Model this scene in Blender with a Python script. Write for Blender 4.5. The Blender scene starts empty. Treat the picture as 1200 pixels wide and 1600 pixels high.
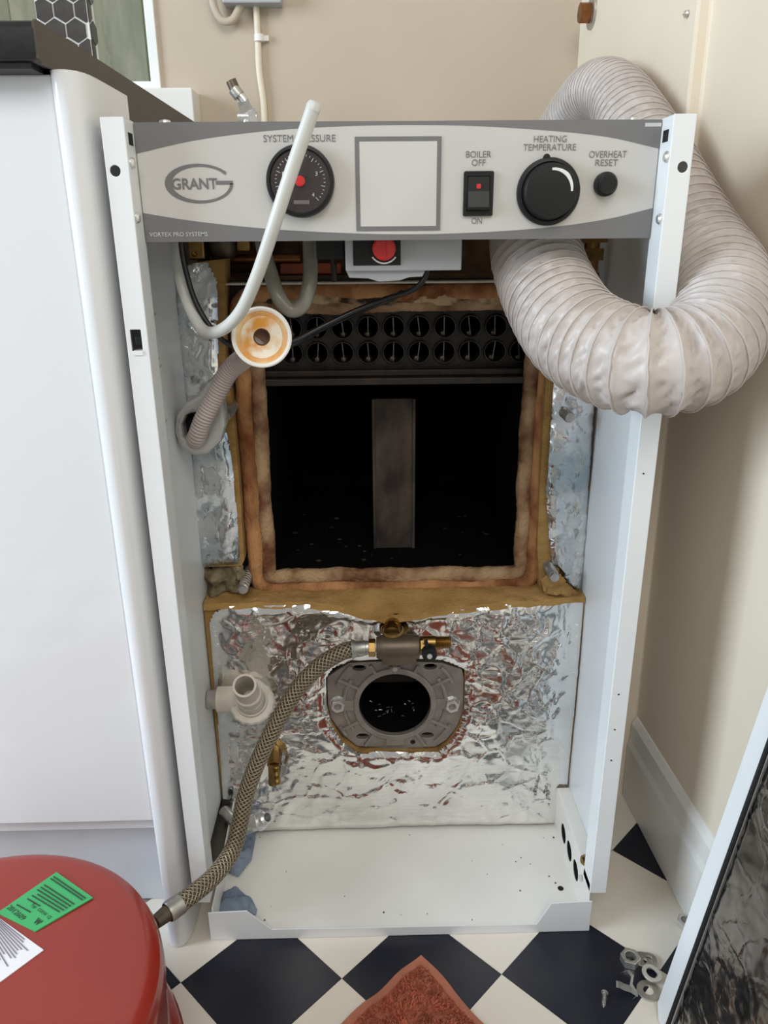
import bpy, bmesh, math, random
from mathutils import Vector, Matrix, noise
random.seed(7)
SC = bpy.context.scene
COL = SC.collection
PI = math.pi

# ------------------------------------------------------------------ camera
CAM = Vector((-0.02865, -0.67302, 0.77012))
YAW, PITCH, ROLL, FPX = 0.019395, 0.348186, -0.008253, 1201.0
_f = Vector((math.sin(YAW)*math.cos(PITCH), math.cos(YAW)*math.cos(PITCH), -math.sin(PITCH)))
_r0 = Vector((math.cos(YAW), -math.sin(YAW), 0)); _u0 = _r0.cross(_f)
_r = _r0*math.cos(ROLL) + _u0*math.sin(ROLL); _u = -_r0*math.sin(ROLL) + _u0*math.cos(ROLL)
cd = bpy.data.cameras.new('camera'); cam = bpy.data.objects.new('camera', cd); COL.objects.link(cam)
cd.sensor_fit = 'VERTICAL'; cd.sensor_height = 36.0; cd.lens = 36.0*FPX/1600.0
cd.clip_start = 0.01; cd.clip_end = 60
M = Matrix.Identity(4)
for i in range(3):
    M[i][0] = _r[i]; M[i][1] = _u[i]; M[i][2] = -_f[i]; M[i][3] = CAM[i]
cam.matrix_world = M
SC.camera = cam

# ------------------------------------------------------------------ world, lights, exposure
W = bpy.data.worlds.new('room_light'); SC.world = W; W.use_nodes = True
bg = W.node_tree.nodes['Background']
bg.inputs['Color'].default_value = (0.95, 0.94, 0.92, 1); bg.inputs['Strength'].default_value = 0.39

def area(name, loc, target, sx, sy, power, color):
    l = bpy.data.lights.new(name, 'AREA'); l.shape = 'RECTANGLE'; l.size = sx; l.size_y = sy
    l.energy = power; l.color = color
    o = bpy.data.objects.new(name, l); COL.objects.link(o); o.location = loc
    o.rotation_euler = (Vector(target)-Vector(loc)).to_track_quat('-Z', 'Y').to_euler()
    return o
area('daylight_side_window', (-2.5, -0.75, 1.25), (0.2, 0.0, 0.4), 1.2, 1.3, 74, (0.74, 0.88, 1.0))
area('daylight_rear_window', (0.2, -1.9, 2.25), (0.0, 0.1, 0.1), 1.6, 1.2, 35, (1.0, 0.98, 0.95))
SC.view_settings.view_transform = 'Standard'; SC.view_settings.look = 'None'
SC.view_settings.exposure = 0.0; SC.view_settings.gamma = 1.0
SC.view_settings.use_curve_mapping = False
try:
    SC.cycles.use_denoising = True; SC.cycles.max_bounces = 8
except Exception:
    pass

# ------------------------------------------------------------------ helpers
def P(px, py, Y=None, X=None, Z=None):
    """point in the room that lies on a known plane (metres) under a pixel of the 1200x1600 photo"""
    d = _f + _r*((px-600)/FPX) + _u*((800-py)/FPX)
    t = (Y-CAM.y)/d.y if Y is not None else (X-CAM.x)/d.x if X is not None else (Z-CAM.z)/d.z
    return CAM + d*t

MATS = {}
def mat(name, color, rough=0.5, metal=0.0, var=0.0, vscale=20.0, color2=None, bump=0.0, bscale=60.0, bdist=0.002,
        coat=0.0, stretch=None, detail=6.0, contrast=(0.35, 0.65), spec=0.5, trans=0.0):
    """procedural material: base colour mixed with a second colour by noise, optional bump"""
    m = bpy.data.materials.new(name); m.use_nodes = True; nt = m.node_tree; b = nt.nodes['Principled BSDF']
    b.inputs['Base Color'].default_value = (*color, 1); b.inputs['Roughness'].default_value = rough
    b.inputs['Metallic'].default_value = metal; b.inputs['Coat Weight'].default_value = coat
    b.inputs['Specular IOR Level'].default_value = spec; b.inputs['Transmission Weight'].default_value = trans
    tc = nt.nodes.new('ShaderNodeTexCoord'); src = tc.outputs['Object']
    if stretch:
        mp = nt.nodes.new('ShaderNodeMapping'); mp.inputs['Scale'].default_value = stretch
        nt.links.new(src, mp.inputs['Vector']); src = mp.outputs['Vector']
    if color2 is None and var > 0:
        color2 = tuple(max(0, c*(1-var)) for c in color)
    if color2 is not None:
        n = nt.nodes.new('ShaderNodeTexNoise'); n.inputs['Scale'].default_value = vscale; n.inputs['Detail'].default_value = detail
        nt.links.new(src, n.inputs['Vector'])
        r = nt.nodes.new('ShaderNodeValToRGB'); r.color_ramp.elements[0].position = contrast[0]; r.color_ramp.elements[1].position = contrast[1]
        r.color_ramp.elements[0].color = (*color2, 1); r.color_ramp.elements[1].color = (*color, 1)
        nt.links.new(n.outputs['Fac'], r.inputs['Fac']); nt.links.new(r.outputs['Color'], b.inputs['Base Color'])
    if bump > 0:
        n2 = nt.nodes.new('ShaderNodeTexNoise'); n2.inputs['Scale'].default_value = bscale; n2.inputs['Detail'].default_value = 5
        nt.links.new(src, n2.inputs['Vector'])
        bp = nt.nodes.new('ShaderNodeBump'); bp.inputs['Strength'].default_value = bump; bp.inputs['Distance'].default_value = bdist
        nt.links.new(n2.outputs['Fac'], bp.inputs['Height']); nt.links.new(bp.outputs['Normal'], b.inputs['Normal'])
    MATS[name] = m
    return m

def foil_mat(name, base, rough, k=1.0, dark=None, grid=180.0, paint=None, vs=24.0):
    """crinkled metal foil with a scrim grid pressed into it"""
    m = bpy.data.materials.new(name); m.use_nodes = True; nt = m.node_tree; b = nt.nodes['Principled BSDF']; L = nt.links.new
    N = nt.nodes.new
    b.inputs['Metallic'].default_value = 1.0; b.inputs['Roughness'].default_value = rough
    tc = N('ShaderNodeTexCoord'); 
    v = N('ShaderNodeTexVoronoi'); v.feature = 'DISTANCE_TO_EDGE'; v.inputs['Scale'].default_value = vs
    nz = N('ShaderNodeTexNoise'); nz.inputs['Scale'].default_value = 16; nz.inputs['Detail'].default_value = 5; nz.inputs['Distortion'].default_value = .6
    mixv = N('ShaderNodeMix'); mixv.data_type = 'RGBA'; mixv.inputs['Factor'].default_value = 0.05
    L(tc.outputs['Object'], nz.inputs['Vector']); L(tc.outputs['Object'], mixv.inputs['A']); L(nz.outputs['Color'], mixv.inputs['B'])
    L(mixv.outputs['Result'], v.inputs['Vector'])
    sep = N('ShaderNodeSeparateXYZ'); L(tc.outputs['Object'], sep.inputs['Vector'])
    def line(sock):
        a = N('ShaderNodeMath'); a.operation = 'MULTIPLY'; a.inputs[1].default_value = grid; L(sock, a.inputs[0])
        f = N('ShaderNodeMath'); f.operation = 'FRACT'; L(a.outputs[0], f.inputs[0])
        g = N('ShaderNodeMath'); g.operation = 'LESS_THAN'; g.inputs[1].default_value = 0.22; L(f.outputs[0], g.inputs[0])
        return g
    gx, gz = line(sep.outputs['X']), line(sep.outputs['Z'])
    mx = N('ShaderNodeMath'); mx.operation = 'MAXIMUM'; L(gx.outputs[0], mx.inputs[0]); L(gz.outputs[0], mx.inputs[1])
    s1 = N('ShaderNodeMath'); s1.operation = 'MULTIPLY'; s1.inputs[1].default_value = 0.30
    brk = N('ShaderNodeTexNoise'); brk.inputs['Scale'].default_value = 30; L(tc.outputs['Object'], brk.inputs['Vector'])
    bth = N('ShaderNodeMath'); bth.operation = 'GREATER_THAN'; bth.inputs[1].default_value = .47; L(brk.outputs['Fac'], bth.inputs[0])
    bml = N('ShaderNodeMath'); bml.operation = 'MULTIPLY'; L(mx.outputs[0], bml.inputs[0]); L(bth.outputs[0], bml.inputs[1]); L(bml.outputs[0], s1.inputs[0])
    mn = N('ShaderNodeMath'); mn.operation = 'MINIMUM'; mn.inputs[1].default_value = .09; L(v.outputs['Distance'], mn.inputs[0])
    s2 = N('ShaderNodeMath'); s2.operation = 'MULTIPLY'; s2.inputs[1].default_value = -3.0; L(mn.outputs[0], s2.inputs[0])
    ad = N('ShaderNodeMath'); ad.operation = 'ADD'; L(s1.outputs[0], ad.inputs[0]); L(s2.outputs[0], ad.inputs[1])
    ad2 = N('ShaderNodeMath'); ad2.operation = 'ADD'; L(ad.outputs[0], ad2.inputs[0])
    nzs = N('ShaderNodeMath'); nzs.operation = 'MULTIPLY'; nzs.inputs[1].default_value = .6; L(nz.outputs['Fac'], nzs.inputs[0]); L(nzs.outputs[0], ad2.inputs[1])
    bp = N('ShaderNodeBump'); bp.inputs['Strength'].default_value = 0.5*k; bp.inputs['Distance'].default_value = 0.003
    L(ad2.outputs[0], bp.inputs['Height']); L(bp.outputs['Normal'], b.inputs['Normal'])
    n3 = N('ShaderNodeTexNoise'); n3.inputs['Scale'].default_value = 9; n3.inputs['Detail'].default_value = 4; L(tc.outputs['Object'], n3.inputs['Vector'])
    r = N('ShaderNodeValToRGB'); r.color_ramp.elements[0].position = .4; r.color_ramp.elements[1].position = .55
    r.color_ramp.elements[0].color = (*(dark or tuple(c*.86 for c in base)), 1); r.color_ramp.elements[1].color = (*base, 1)
    L(n3.outputs['Fac'], r.inputs['Fac']); L(r.outputs['Color'], b.inputs['Base Color'])
    if paint:   # worn pale coating lying over part of the foil
        rp = N('ShaderNodeValToRGB'); rp.color_ramp.elements[0].position = paint[0]; rp.color_ramp.elements[1].position = paint[0]+.04
        rp.color_ramp.elements[0].color = (1, 1, 1, 1); rp.color_ramp.elements[1].color = (.05, .05, .05, 1)
        n4 = N('ShaderNodeTexNoise'); n4.inputs['Scale'].default_value = 26; n4.inputs['Detail'].default_value = 5; L(tc.outputs['Object'], n4.inputs['Vector'])
        L(n4.outputs['Fac'], rp.inputs['Fac']); L(rp.outputs['Color'], b.inputs['Metallic'])
    return m

def finish(ob, smooth=True, angle=35, bevel=0.0, segs=2):
    me = ob.data
    if smooth:
        me.polygons.foreach_set('use_smooth', [True]*len(me.polygons))
        try: me.set_sharp_from_angle(angle=math.radians(angle))
        except Exception: pass
    if bevel:
        md = ob.modifiers.new('edge', 'BEVEL'); md.width = bevel; md.segments = segs; md.limit_method = 'ANGLE'; md.angle_limit = math.radians(40)
        md.harden_normals = False

def empty(name, loc, label=None, cat=None, group=None, kind=None):
    o = bpy.data.objects.new(name, None); COL.objects.link(o); o.location = loc; o.empty_display_size = .02
    tag(o, label, cat, group, kind); return o

def tag(o, label=None, cat=None, group=None, kind=None):
    if label: o['label'] = label
    if cat: o['category'] = cat
    if group: o['group'] = group
    if kind: o['kind'] = kind
    return o

def world_loc(o):
    v = Vector(o.location)
    while o.parent is not None:
        o = o.parent; v = v + Vector(o.location)
    return v

def obj(name, bm, m, parent=None, smooth=True, angle=35, bevel=0.0, origin=None, label=None, recalc=True):
    """one mesh object; geometry is given in room coordinates, the origin goes to its base"""
    if recalc: bmesh.ops.recalc_face_normals(bm, faces=bm.faces)
    me = bpy.data.meshes.new(name)
    if origin is None:
        xs = [v.co for v in bm.verts]
        if xs:
            origin = Vector(((min(c.x for c in xs)+max(c.x for c in xs))/2, (min(c.y for c in xs)+max(c.y for c in xs))/2, min(c.z for c in xs)))
        else: origin = Vector((0, 0, 0))
    origin = Vector(origin)
    bmesh.ops.translate(bm, verts=bm.verts, vec=-origin)
    bm.to_mesh(me); bm.free()
    for x in (m if isinstance(m, (list, tuple)) else [m]): me.materials.append(x)
    ob = bpy.data.objects.new(name, me); COL.objects.link(ob)
    ob.parent = parent
    ob.location = origin - (world_loc(parent) if parent else Vector((0, 0, 0)))
    if label: ob['label'] = label
    finish(ob, smooth, angle, bevel)
    return ob

def BM(): return bmesh.new()
def box(bm, x0, x1, y0, y1, z0, z1, mi=0):
    vs = [bm.verts.new((x, y, z)) for z in (z0, z1) for y in (y0, y1) for x in (x0, x1)]
    for f in ((0, 1, 3, 2), (4, 6, 7, 5), (0, 4, 5, 1), (1, 5, 7, 3), (3, 7, 6, 2), (2, 6, 4, 0)):
        fc = bm.faces.new([vs[i] for i in f]); fc.material_index = mi
    return vs
def basis(n):
    n = Vector(n).normalized(); a = Vector((0, 0, 1)) if abs(n.z) < .9 else Vector((1, 0, 0))
    u = a.cross(n).normalized(); return u, n.cross(u), n
def lathe(bm, c, axis, prof, n=32, mi=0, close=False):
    """profile of (radius, height) turned about an axis through c"""
    u, v, w = basis(axis); c = Vector(c); rings = []
    for r, h in prof:
        if r < 1e-6: rings.append([bm.verts.new(c+w*h)])
        else: rings.append([bm.verts.new(c+w*h+(u*math.cos(2*PI*i/n)+v*math.sin(2*PI*i/n))*r) for i in range(n)])
    pairs = list(zip(rings, rings[1:])) + ([(rings[-1], rings[0])] if close else [])
    for a, b in pairs:
        for i in range(n):
            j = (i+1) % n
            q = [a[i % len(a)], a[j % len(a)], b[j % len(b)], b[i % len(b)]]
            q = list(dict.fromkeys(q))
            if len(q) > 2:
                try: bm.faces.new(q).material_index = mi
                except ValueError: pass
    return rings
def cyl(bm, a, b, r, n=24, mi=0, r2=None, cap=True):
    a, b = Vector(a), Vector(b); h = (b-a).length; r2 = r if r2 is None else r2
    lathe(bm, a, b-a, ([(0, 0)] if cap else [])+[(r, 0), (r2, h)]+([(0, h)] if cap else []), n, mi)
def prism(bm, c, axis, r, h, n=6, hole=0.0, rot=0.0, mi=0):
    """hexagonal (or n sided) prism, optionally with a round bore"""
    u, v, w = basis(axis); c = Vector(c)
    def ring(rad, k, hh, m_): return [bm.verts.new(c+w*hh+(u*math.cos(2*PI*i/m_+rot)+v*math.sin(2*PI*i/m_+rot))*rad) for i in range(m_)]
    m_ = 24 if hole else n
    def pr(i):   # radius of the n-gon outline
        a = (2*PI*i/m_) % (2*PI/n) - PI/n
        return r*math.cos(PI/n)/math.cos(a)
    def oring(hh): return [bm.verts.new(c+w*hh+(u*math.cos(2*PI*i/m_+rot)+v*math.sin(2*PI*i/m_+rot))*pr(i)) for i in range(m_)]
    o0, o1 = oring(0), oring(h)
    loops = [(o0, o1)]
    if hole:
        i0, i1 = ring(hole, 0, 0, m_), ring(hole, 0, h, m_)
        loops += [(o1, i1), (i1, i0), (i0, o0)]
    else:
        bm.faces.new(o0).material_index = mi; bm.faces.new(o1).material_index = mi
    for a, b in loops:
        for i in range(m_):
            j = (i+1) % m_; bm.faces.new((a[i], a[j], b[j], b[i])).material_index = mi
def spline(pts, step=0.004):
    """Catmull-Rom through the points, resampled evenly"""
    p = [Vector(q) for q in pts]; p = [p[0]*2-p[1]]+p+[p[-1]*2-p[-2]]; out = []
    for i in range(1, len(p)-2):
        for k in range(24):
            t = k/24; a, b, c, d = p[i-1:i+3]
            out.append(.5*((2*b)+(c-a)*t+(2*a-5*b+4*c-d)*t*t+(3*b-a-3*c+d)*t**3))
    out.append(p[-2])
    L = [0]
    for a, b in zip(out, out[1:]): L.append(L[-1]+(b-a).length)
    n = max(2, int(L[-1]/step)); res = []; j = 0
    for k in range(n+1):
        s = L[-1]*k/n
        while j < len(L)-2 and L[j+1] < s: j += 1
        t = (s-L[j])/max(1e-9, L[j+1]-L[j]); res.append(out[j].lerp(out[j+1], t))
    return res
def tube(bm, pts, r, n=16, rf=None, caps=True, mi=0):
    """sweep a circle along pts; rf(s, theta, i) gives the radius"""
    uvl = bm.loops.layers.uv.verify()
    m = len(pts); T = [((pts[min(i+1, m-1)]-pts[max(i-1, 0)]).normalized()) for i in range(m)]
    u = basis(T[0])[0]; rings = []; S = 0; ss = []
    for i in range(m):
        if i: S += (pts[i]-pts[i-1]).length
        u = (u-T[i]*u.dot(T[i])).normalized(); v = T[i].cross(u)
        rr = []
        for k in range(n):
            th = 2*PI*k/n; rad = rf(S, th, i) if rf else r
            rr.append(bm.verts.new(pts[i]+(u*math.cos(th)+v*math.sin(th))*rad))
        rings.append(rr); ss.append(S)
    for i in range(m-1):
        for k in range(n):
            j = (k+1) % n
            f = bm.faces.new((rings[i][k], rings[i][j], rings[i+1][j], rings[i+1][k])); f.material_index = mi
            for lp, (su, sv) in zip(f.loops, ((ss[i], k), (ss[i], k+1), (ss[i+1], k+1), (ss[i+1], k))):
                lp[uvl].uv = (su, sv/n)
    if caps:
        bm.faces.new(rings[0]).material_index = mi; bm.faces.new(rings[-1]).material_index = mi
    return rings
def plate(bm, outer, holes, org, ua, va, t, mi=0):
    """flat plate of any outline with holes, thickness t along ua x va"""
    org, ua, va = Vector(org), Vector(ua), Vector(va); nv = ua.cross(va).normalized()
    es = []; vs = []
    for lp in [outer]+list(holes):
        q = [bm.verts.new(org+ua*a+va*b) for a, b in lp]; vs += q
        es += [bm.edges.new((q[i], q[(i+1) % len(q)])) for i in range(len(q))]
    r = bmesh.ops.triangle_fill(bm, use_beauty=True, edges=es)
    fs = [g for g in r['geom'] if isinstance(g, bmesh.types.BMFace)]
    for f in fs: f.material_index = mi
    if t:
        e = bmesh.ops.extrude_face_region(bm, geom=fs)
        nvs = [g for g in e['geom'] if isinstance(g, bmesh.types.BMVert)]
        bmesh.ops.translate(bm, verts=nvs, vec=nv*t)
        for g in e['geom']:
            if isinstance(g, bmesh.types.BMFace): g.material_index = mi
def circ(cx, cy, r, n=24, ry=None, a0=0.0):
    ry = r if ry is None else ry
    return [(cx+r*math.cos(a0+2*PI*i/n), cy+ry*math.sin(a0+2*PI*i/n)) for i in range(n)]
def rect(x0, x1, y0, y1): return [(x0, y0), (x1, y0), (x1, y1), (x0, y1)]
def rrect(x0, x1, y0, y1, r, k=5):
    o = []
    for cx, cy, a in ((x1-r, y1-r, 0), (x0+r, y1-r, 90), (x0+r, y0+r, 180), (x1-r, y0+r, 270)):
        for i in range(k+1):
            t = math.radians(a+90*i/k); o.append((cx+r*math.cos(t), cy+r*math.sin(t)))
    return o
def sdf(poly, x, y):
    """signed distance to a polygon, negative inside; also the nearest point"""
    best = 1e9; bp = None; ins = False; n = len(poly)
    for i in range(n):
        ax, ay = poly[i]; bx, by = poly[(i+1) % n]
        dx, dy = bx-ax, by-ay; t = max(0, min(1, ((x-ax)*dx+(y-ay)*dy)/(dx*dx+dy*dy+1e-12)))
        qx, qy = ax+dx*t, ay+dy*t; d = math.hypot(x-qx, y-qy)
        if d < best: best, bp = d, (qx, qy)
        if (ay > y) != (by > y) and x < (bx-ax)*(y-ay)/(by-ay)+ax: ins = not ins
    return (-best if ins else best), bp
def sheet(bm, outer, holes, cell, place, mi=0):
    """gridded sheet trimmed to an outline; place(a, b, d) gives the room point, d is the distance to the rim"""
    xs = [p[0] for p in outer]; ys = [p[1] for p in outer]
    nx = int((max(xs)-min(xs))/cell)+2; ny = int((max(ys)-min(ys))/cell)+2; x0, y0 = min(xs)-cell/2, min(ys)-cell/2
    D = {}
    for i in range(nx+1):
        for j in range(ny+1):
            x, y = x0+i*cell, y0+j*cell; d, q = sdf(outer, x, y)
            for h in holes:
                dh, qh = sdf(h, x, y)
                if -dh > d: d, q = -dh, qh
            D[i, j] = (x, y, d, q)
    V = {}
    def vert(i, j):
        if (i, j) not in V:
            x, y, d, q = D[i, j]
            if d > -0.35*cell: x, y = q; d = 0
            V[i, j] = bm.verts.new(place(x, y, min(0, d)))
        return V[i, j]
    for i in range(nx):
        for j in range(ny):
            cs = [(i, j), (i+1, j), (i+1, j+1), (i, j+1)]
            if sum(1 for c in cs if D[c][2] < 0.5*cell) == 4 and sum(1 for c in cs if D[c][2] < 0) >= 2:
                try: bm.faces.new([vert(*c) for c in cs]).material_index = mi
                except ValueError: pass
def facet(x, y, seed=0.0):
    """height of a sheet crumpled into flat facets: every Voronoi cell is tilted its own way"""
    c = noise.voronoi(Vector((x, y, seed)))[1][0]
    h1 = math.sin(c.x*127.1+c.y*311.7+c.z*74.7)*43758.5; h2 = math.sin(c.x*269.5+c.y*183.3+c.z*246.1)*43758.5; h3 = math.sin(c.x*419.2+c.y*371.9)*43758.5
    return (h1-math.floor(h1)-.5)*(x-c.x)+(h2-math.floor(h2)-.5)*(y-c.y)+.25*(h3-math.floor(h3)-.5)
def fbm(x, y, z=0.0, o=4):
    a, s, f = 1.0, 0.0, 1.0
    for _ in range(o):
        s += a*noise.noise(Vector((x*f, y*f, z*f+_*7.3))); a *= .5; f *= 2.03
    return s
def ridged(x, y, z=0.0, o=4):
    a, s, f = 1.0, 0.0, 1.0
    for _ in range(o):
        s += a*(1-abs(noise.noise(Vector((x*f, y*f, z*f+_*5.1))))*2); a *= .5; f *= 2.1
    return s
_fontcache = {}
def text(name, body, c, width, height, m, parent, depth=0.0002, up=(0, 0, 1), right=(1, 0, 0), bold=0.0):
    """flat printed lettering, fitted to a width and cap height, centred on c"""
    cu = bpy.data.curves.new(name, 'FONT'); cu.body = body; cu.align_x = 'CENTER'; cu.size = 1.0; cu.offset = bold; cu.resolution_u = 3
    t = bpy.data.objects.new(name, cu); me = bpy.data.meshes.new_from_object(t)
    bpy.data.objects.remove(t); bpy.data.curves.remove(cu)
    xs = [v.co.x for v in me.vertices]; ys = [v.co.y for v in me.vertices]
    x0, x1, y0, y1 = min(xs), max(xs), min(ys), max(ys)
    R_, U_ = Vector(right).normalized(), Vector(up).normalized(); N_ = R_.cross(U_); c = Vector(c)
    for v in me.vertices:
        a = ((v.co.x-x0)/(x1-x0)-.5)*width; b = ((v.co.y-y0)/(y1-y0)-.5)*height
        v.co = R_*a+U_*b+N_*depth
    me.materials.clear(); me.materials.append(m); me.name = name
    ob = bpy.data.objects.new(name, me); COL.objects.link(ob); ob.parent = parent
    ob.location = c-(world_loc(parent) if parent else Vector((0, 0, 0)))
    return ob
def dup(o, loc, rotz=0.0, parent=None, rot=None):
    c = o.copy(); COL.objects.link(c); c.parent = parent
    c.location = Vector(loc)-(world_loc(parent) if parent else Vector((0, 0, 0)))
    c.rotation_euler = rot if rot else (0, 0, rotz)
    for ch in list(o.children):
        k = ch.copy(); COL.objects.link(k); k.parent = c
    return c

# ------------------------------------------------------------------ materials
m_wall = mat('dimmed_cream_wall_paint', (.535, .45, .345), .6, var=.07, vscale=3, bump=.12, bscale=90, bdist=.001)  # cream darkened in the colour for the weaker light on the back wall
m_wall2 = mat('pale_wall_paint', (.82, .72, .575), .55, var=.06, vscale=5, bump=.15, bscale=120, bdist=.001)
m_gloss = mat('white_gloss_paint', (.85, .83, .79), .3, var=.05, vscale=9, bump=.08, bscale=60, bdist=.001)
m_enamel = mat('white_enamel_steel', (.80, .82, .83), .32, var=.03, vscale=12, bump=.02, bscale=300)
m_tray = mat('white_tray_enamel', (.86, .84, .79), .35, var=.08, vscale=8)
m_panel = mat('panel_offwhite', (.56, .54, .51), .4, var=.02)
m_band = mat('panel_dark_grey', (.17, .165, .165), .42, var=.03)
m_ink = mat('print_grey', (.16, .155, .155), .5, var=.02)
m_pale_ink = mat('print_pale', (.55, .55, .55), .5, var=.02)
m_white_ink = mat('print_white', (.75, .75, .73), .5, var=.02)
m_black = mat('black_plastic', (.012, .012, .012), .42, var=.2, spec=.3)
m_black2 = mat('matt_black', (.006, .006, .006), .7, var=.2)
m_dial = mat('dial_face', (.045, .033, .032), .25, var=.2, coat=.6)
m_red = mat('red_plastic', (.62, .03, .025), .35, var=.1)
m_zinc = mat('zinc_plate', (.80, .79, .77), .3, .85, var=.15, vscale=80, bump=.1, bscale=200)
m_zinc_dull = mat('dull_zinc', (.58, .56, .52), .42, .85, var=.35, vscale=60, bump=.15, bscale=150)
m_brass = mat('brass', (.40, .25, .085), .36, 1.0, var=.35, vscale=70)
m_bronze = mat('brown_bronze', (.16, .125, .085), .42, .6, var=.3, vscale=40)
m_copper = mat('aged_copper', (.36, .15, .06), .4, .9, var=.5, vscale=40)
m_cast = mat('cast_aluminium', (.32, .285, .255), .5, .4, var=.25, vscale=50, bump=.35, bscale=220, bdist=.001)
m_soot = mat('soot_black', (.0018, .0016, .0016), .9, spec=.1, color2=(.004, .003, .0024), vscale=30, bump=.3, bscale=90)
m_sootsteel = mat('sooty_steel', (.022, .018, .015), .5, .3, color2=(.05, .028, .016), vscale=45, bump=.5, bscale=110, contrast=(.3, .5))
m_tubesteel = mat('tube_steel', (.075, .066, .056), .42, .6, color2=(.03, .024, .018), vscale=60, bump=.2, bscale=160)
m_strip = mat('turbulator_steel', (.22, .19, .16), .35, .8, var=.4, vscale=120)
m_baffle = mat('rusty_baffle', (.10, .075, .055), .7, .2, color2=(.022, .014, .010), vscale=30, bump=.8, bscale=90, stretch=(1, 1, .5), contrast=(.36, .66))
m_rope = mat('rusty_rope', (.50, .25, .10), .9, color2=(.17, .05, .012), vscale=34, stretch=(1, 1, .6), bump=.9, bscale=260, bdist=.003, contrast=(.34, .62))
m_rope2 = mat('charred_rope', (.46, .30, .165), .9, color2=(.15, .058, .022), vscale=26, bump=1.0, bscale=240, bdist=.003, contrast=(.38, .60))
m_rope_top = mat('burnt_gasket', (.50, .35, .19), .9, color2=(.035, .018, .01), vscale=30, bump=1.0, bscale=140, bdist=.003, contrast=(.44, .56))
m_wool = mat('ochre_mineral_wool', (.44, .26, .085), .95, color2=(.30, .16, .04), vscale=24, bump=1.0, bscale=300, bdist=.002, stretch=(1, 1, 3), contrast=(.25, .6))
m_wool2 = mat('loose_grey_wool', (.30, .24, .14), .95, color2=(.12, .09, .05), vscale=60, bump=1.0, bscale=180, bdist=.004)
m_foil = foil_mat('crinkled_foil', (.88, .87, .85), .13, .9)
m_foil_side = foil_mat('side_foil', (.80, .80, .80), .2, 1.3, paint=(.53,), dark=(.42, .49, .52))
m_foil_dark = foil_mat('dark_mirror_foil', (.30, .285, .27), .2, .8, dark=(.16, .15, .14), grid=120)
m_duct = mat('pale_fabric_duct', (.56, .50, .465), .42, var=.10, vscale=14, bump=.15, bscale=160, bdist=.001)
m_collar = mat('frosted_collar', (.50, .47, .45), .35, var=.1)
m_hosegrey = mat('pale_grey_hose', (.60, .60, .56), .38, var=.06)
m_hoseclear = mat('cloudy_hose', (.33, .31, .26), .3, var=.2, vscale=80, coat=.3)
m_hosepink = mat('dusty_corrugated_hose', (.46, .385, .365), .5, var=.12)
m_rubber = mat('grey_rubber', (.40, .39, .375), .5, var=.12, vscale=30)
m_cable = mat('black_cable', (.012, .012, .013), .3, var=.2)
m_plug = mat('white_plastic', (.84, .81, .75), .4, var=.04)
m_stain = mat('stained_plastic', (.82, .74, .60), .45, color2=(.72, .32, .05), vscale=46, contrast=(.40, .56))
m_stain2 = mat('orange_stained_plastic', (.80, .60, .33), .45, color2=(.70, .27, .03), vscale=40, contrast=(.34, .60))
m_pvc = mat('ivory_pvc', (.68, .62, .52), .45, var=.16, vscale=50)
m_burner = mat('red_enamel', (.30, .026, .016), .26, var=.1, vscale=6, bump=.03, bscale=60, coat=.3)
m_green = mat('green_label', (.05, .40, .13), .5, var=.05)
m_paper = mat('white_label_paper', (.80, .78, .80), .6, var=.03)
m_towel = mat('terracotta_terry', (.62, .19, .115), .95, var=.3, vscale=50, spec=.1)
m_hem = mat('terracotta_hem', (.55, .20, .12), .9, var=.15, vscale=70, bump=.5, bscale=400)
m_blue = mat('blue_paper_wipe', (.25, .30, .38), .9, color2=(.15, .19, .26), vscale=25)
m_tile_w = mat('ivory_tile', (.82, .76, .67), .28, color2=(.75, .67, .55), vscale=5, contrast=(.2, .6), bump=.04, bscale=30)
m_tile_k = mat('black_tile', (.011, .013, .024), .33, color2=(.02, .021, .028), vscale=18, bump=.05, bscale=40, spec=.35)
m_cab = mat('white_cabinet', (.745, .755, .775), .16, var=.02, vscale=3, coat=.3)
m_plinth = mat('grey_plinth', (.62, .63, .66), .4, var=.05)
m_wtop = mat('black_worktop', (.016, .015, .015), .33, var=.3, vscale=300)
m_wend = mat('worktop_end_strip', (.065, .052, .042), .5, var=.12, vscale=40)
m_hex = mat('slate_hex_tile', (.10, .088, .08), .3, color2=(.035, .03, .028), vscale=25, contrast=(.35, .7))
m_grout = mat('white_grout', (.80, .78, .74), .8, var=.05)
m_board = mat('brightened_mossy_board', (.80, .84, .66), .85, color2=(.34, .40, .28), vscale=14, bump=.4, bscale=50, stretch=(1, 1, .25))  # board colour lightened to stand in for the stronger daylight outdoors
m_bulk = mat('brown_flue_lagging', (.20, .11, .06), .9, color2=(.08, .04, .02), vscale=30, bump=.8, bscale=60, bdist=.004)
m_orange = mat('orange_red_paint', (.52, .10, .035), .5, color2=(.28, .07, .03), vscale=30)
m_ltgrey = mat('light_grey_box', (.40, .41, .42), .45, var=.03)

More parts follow.
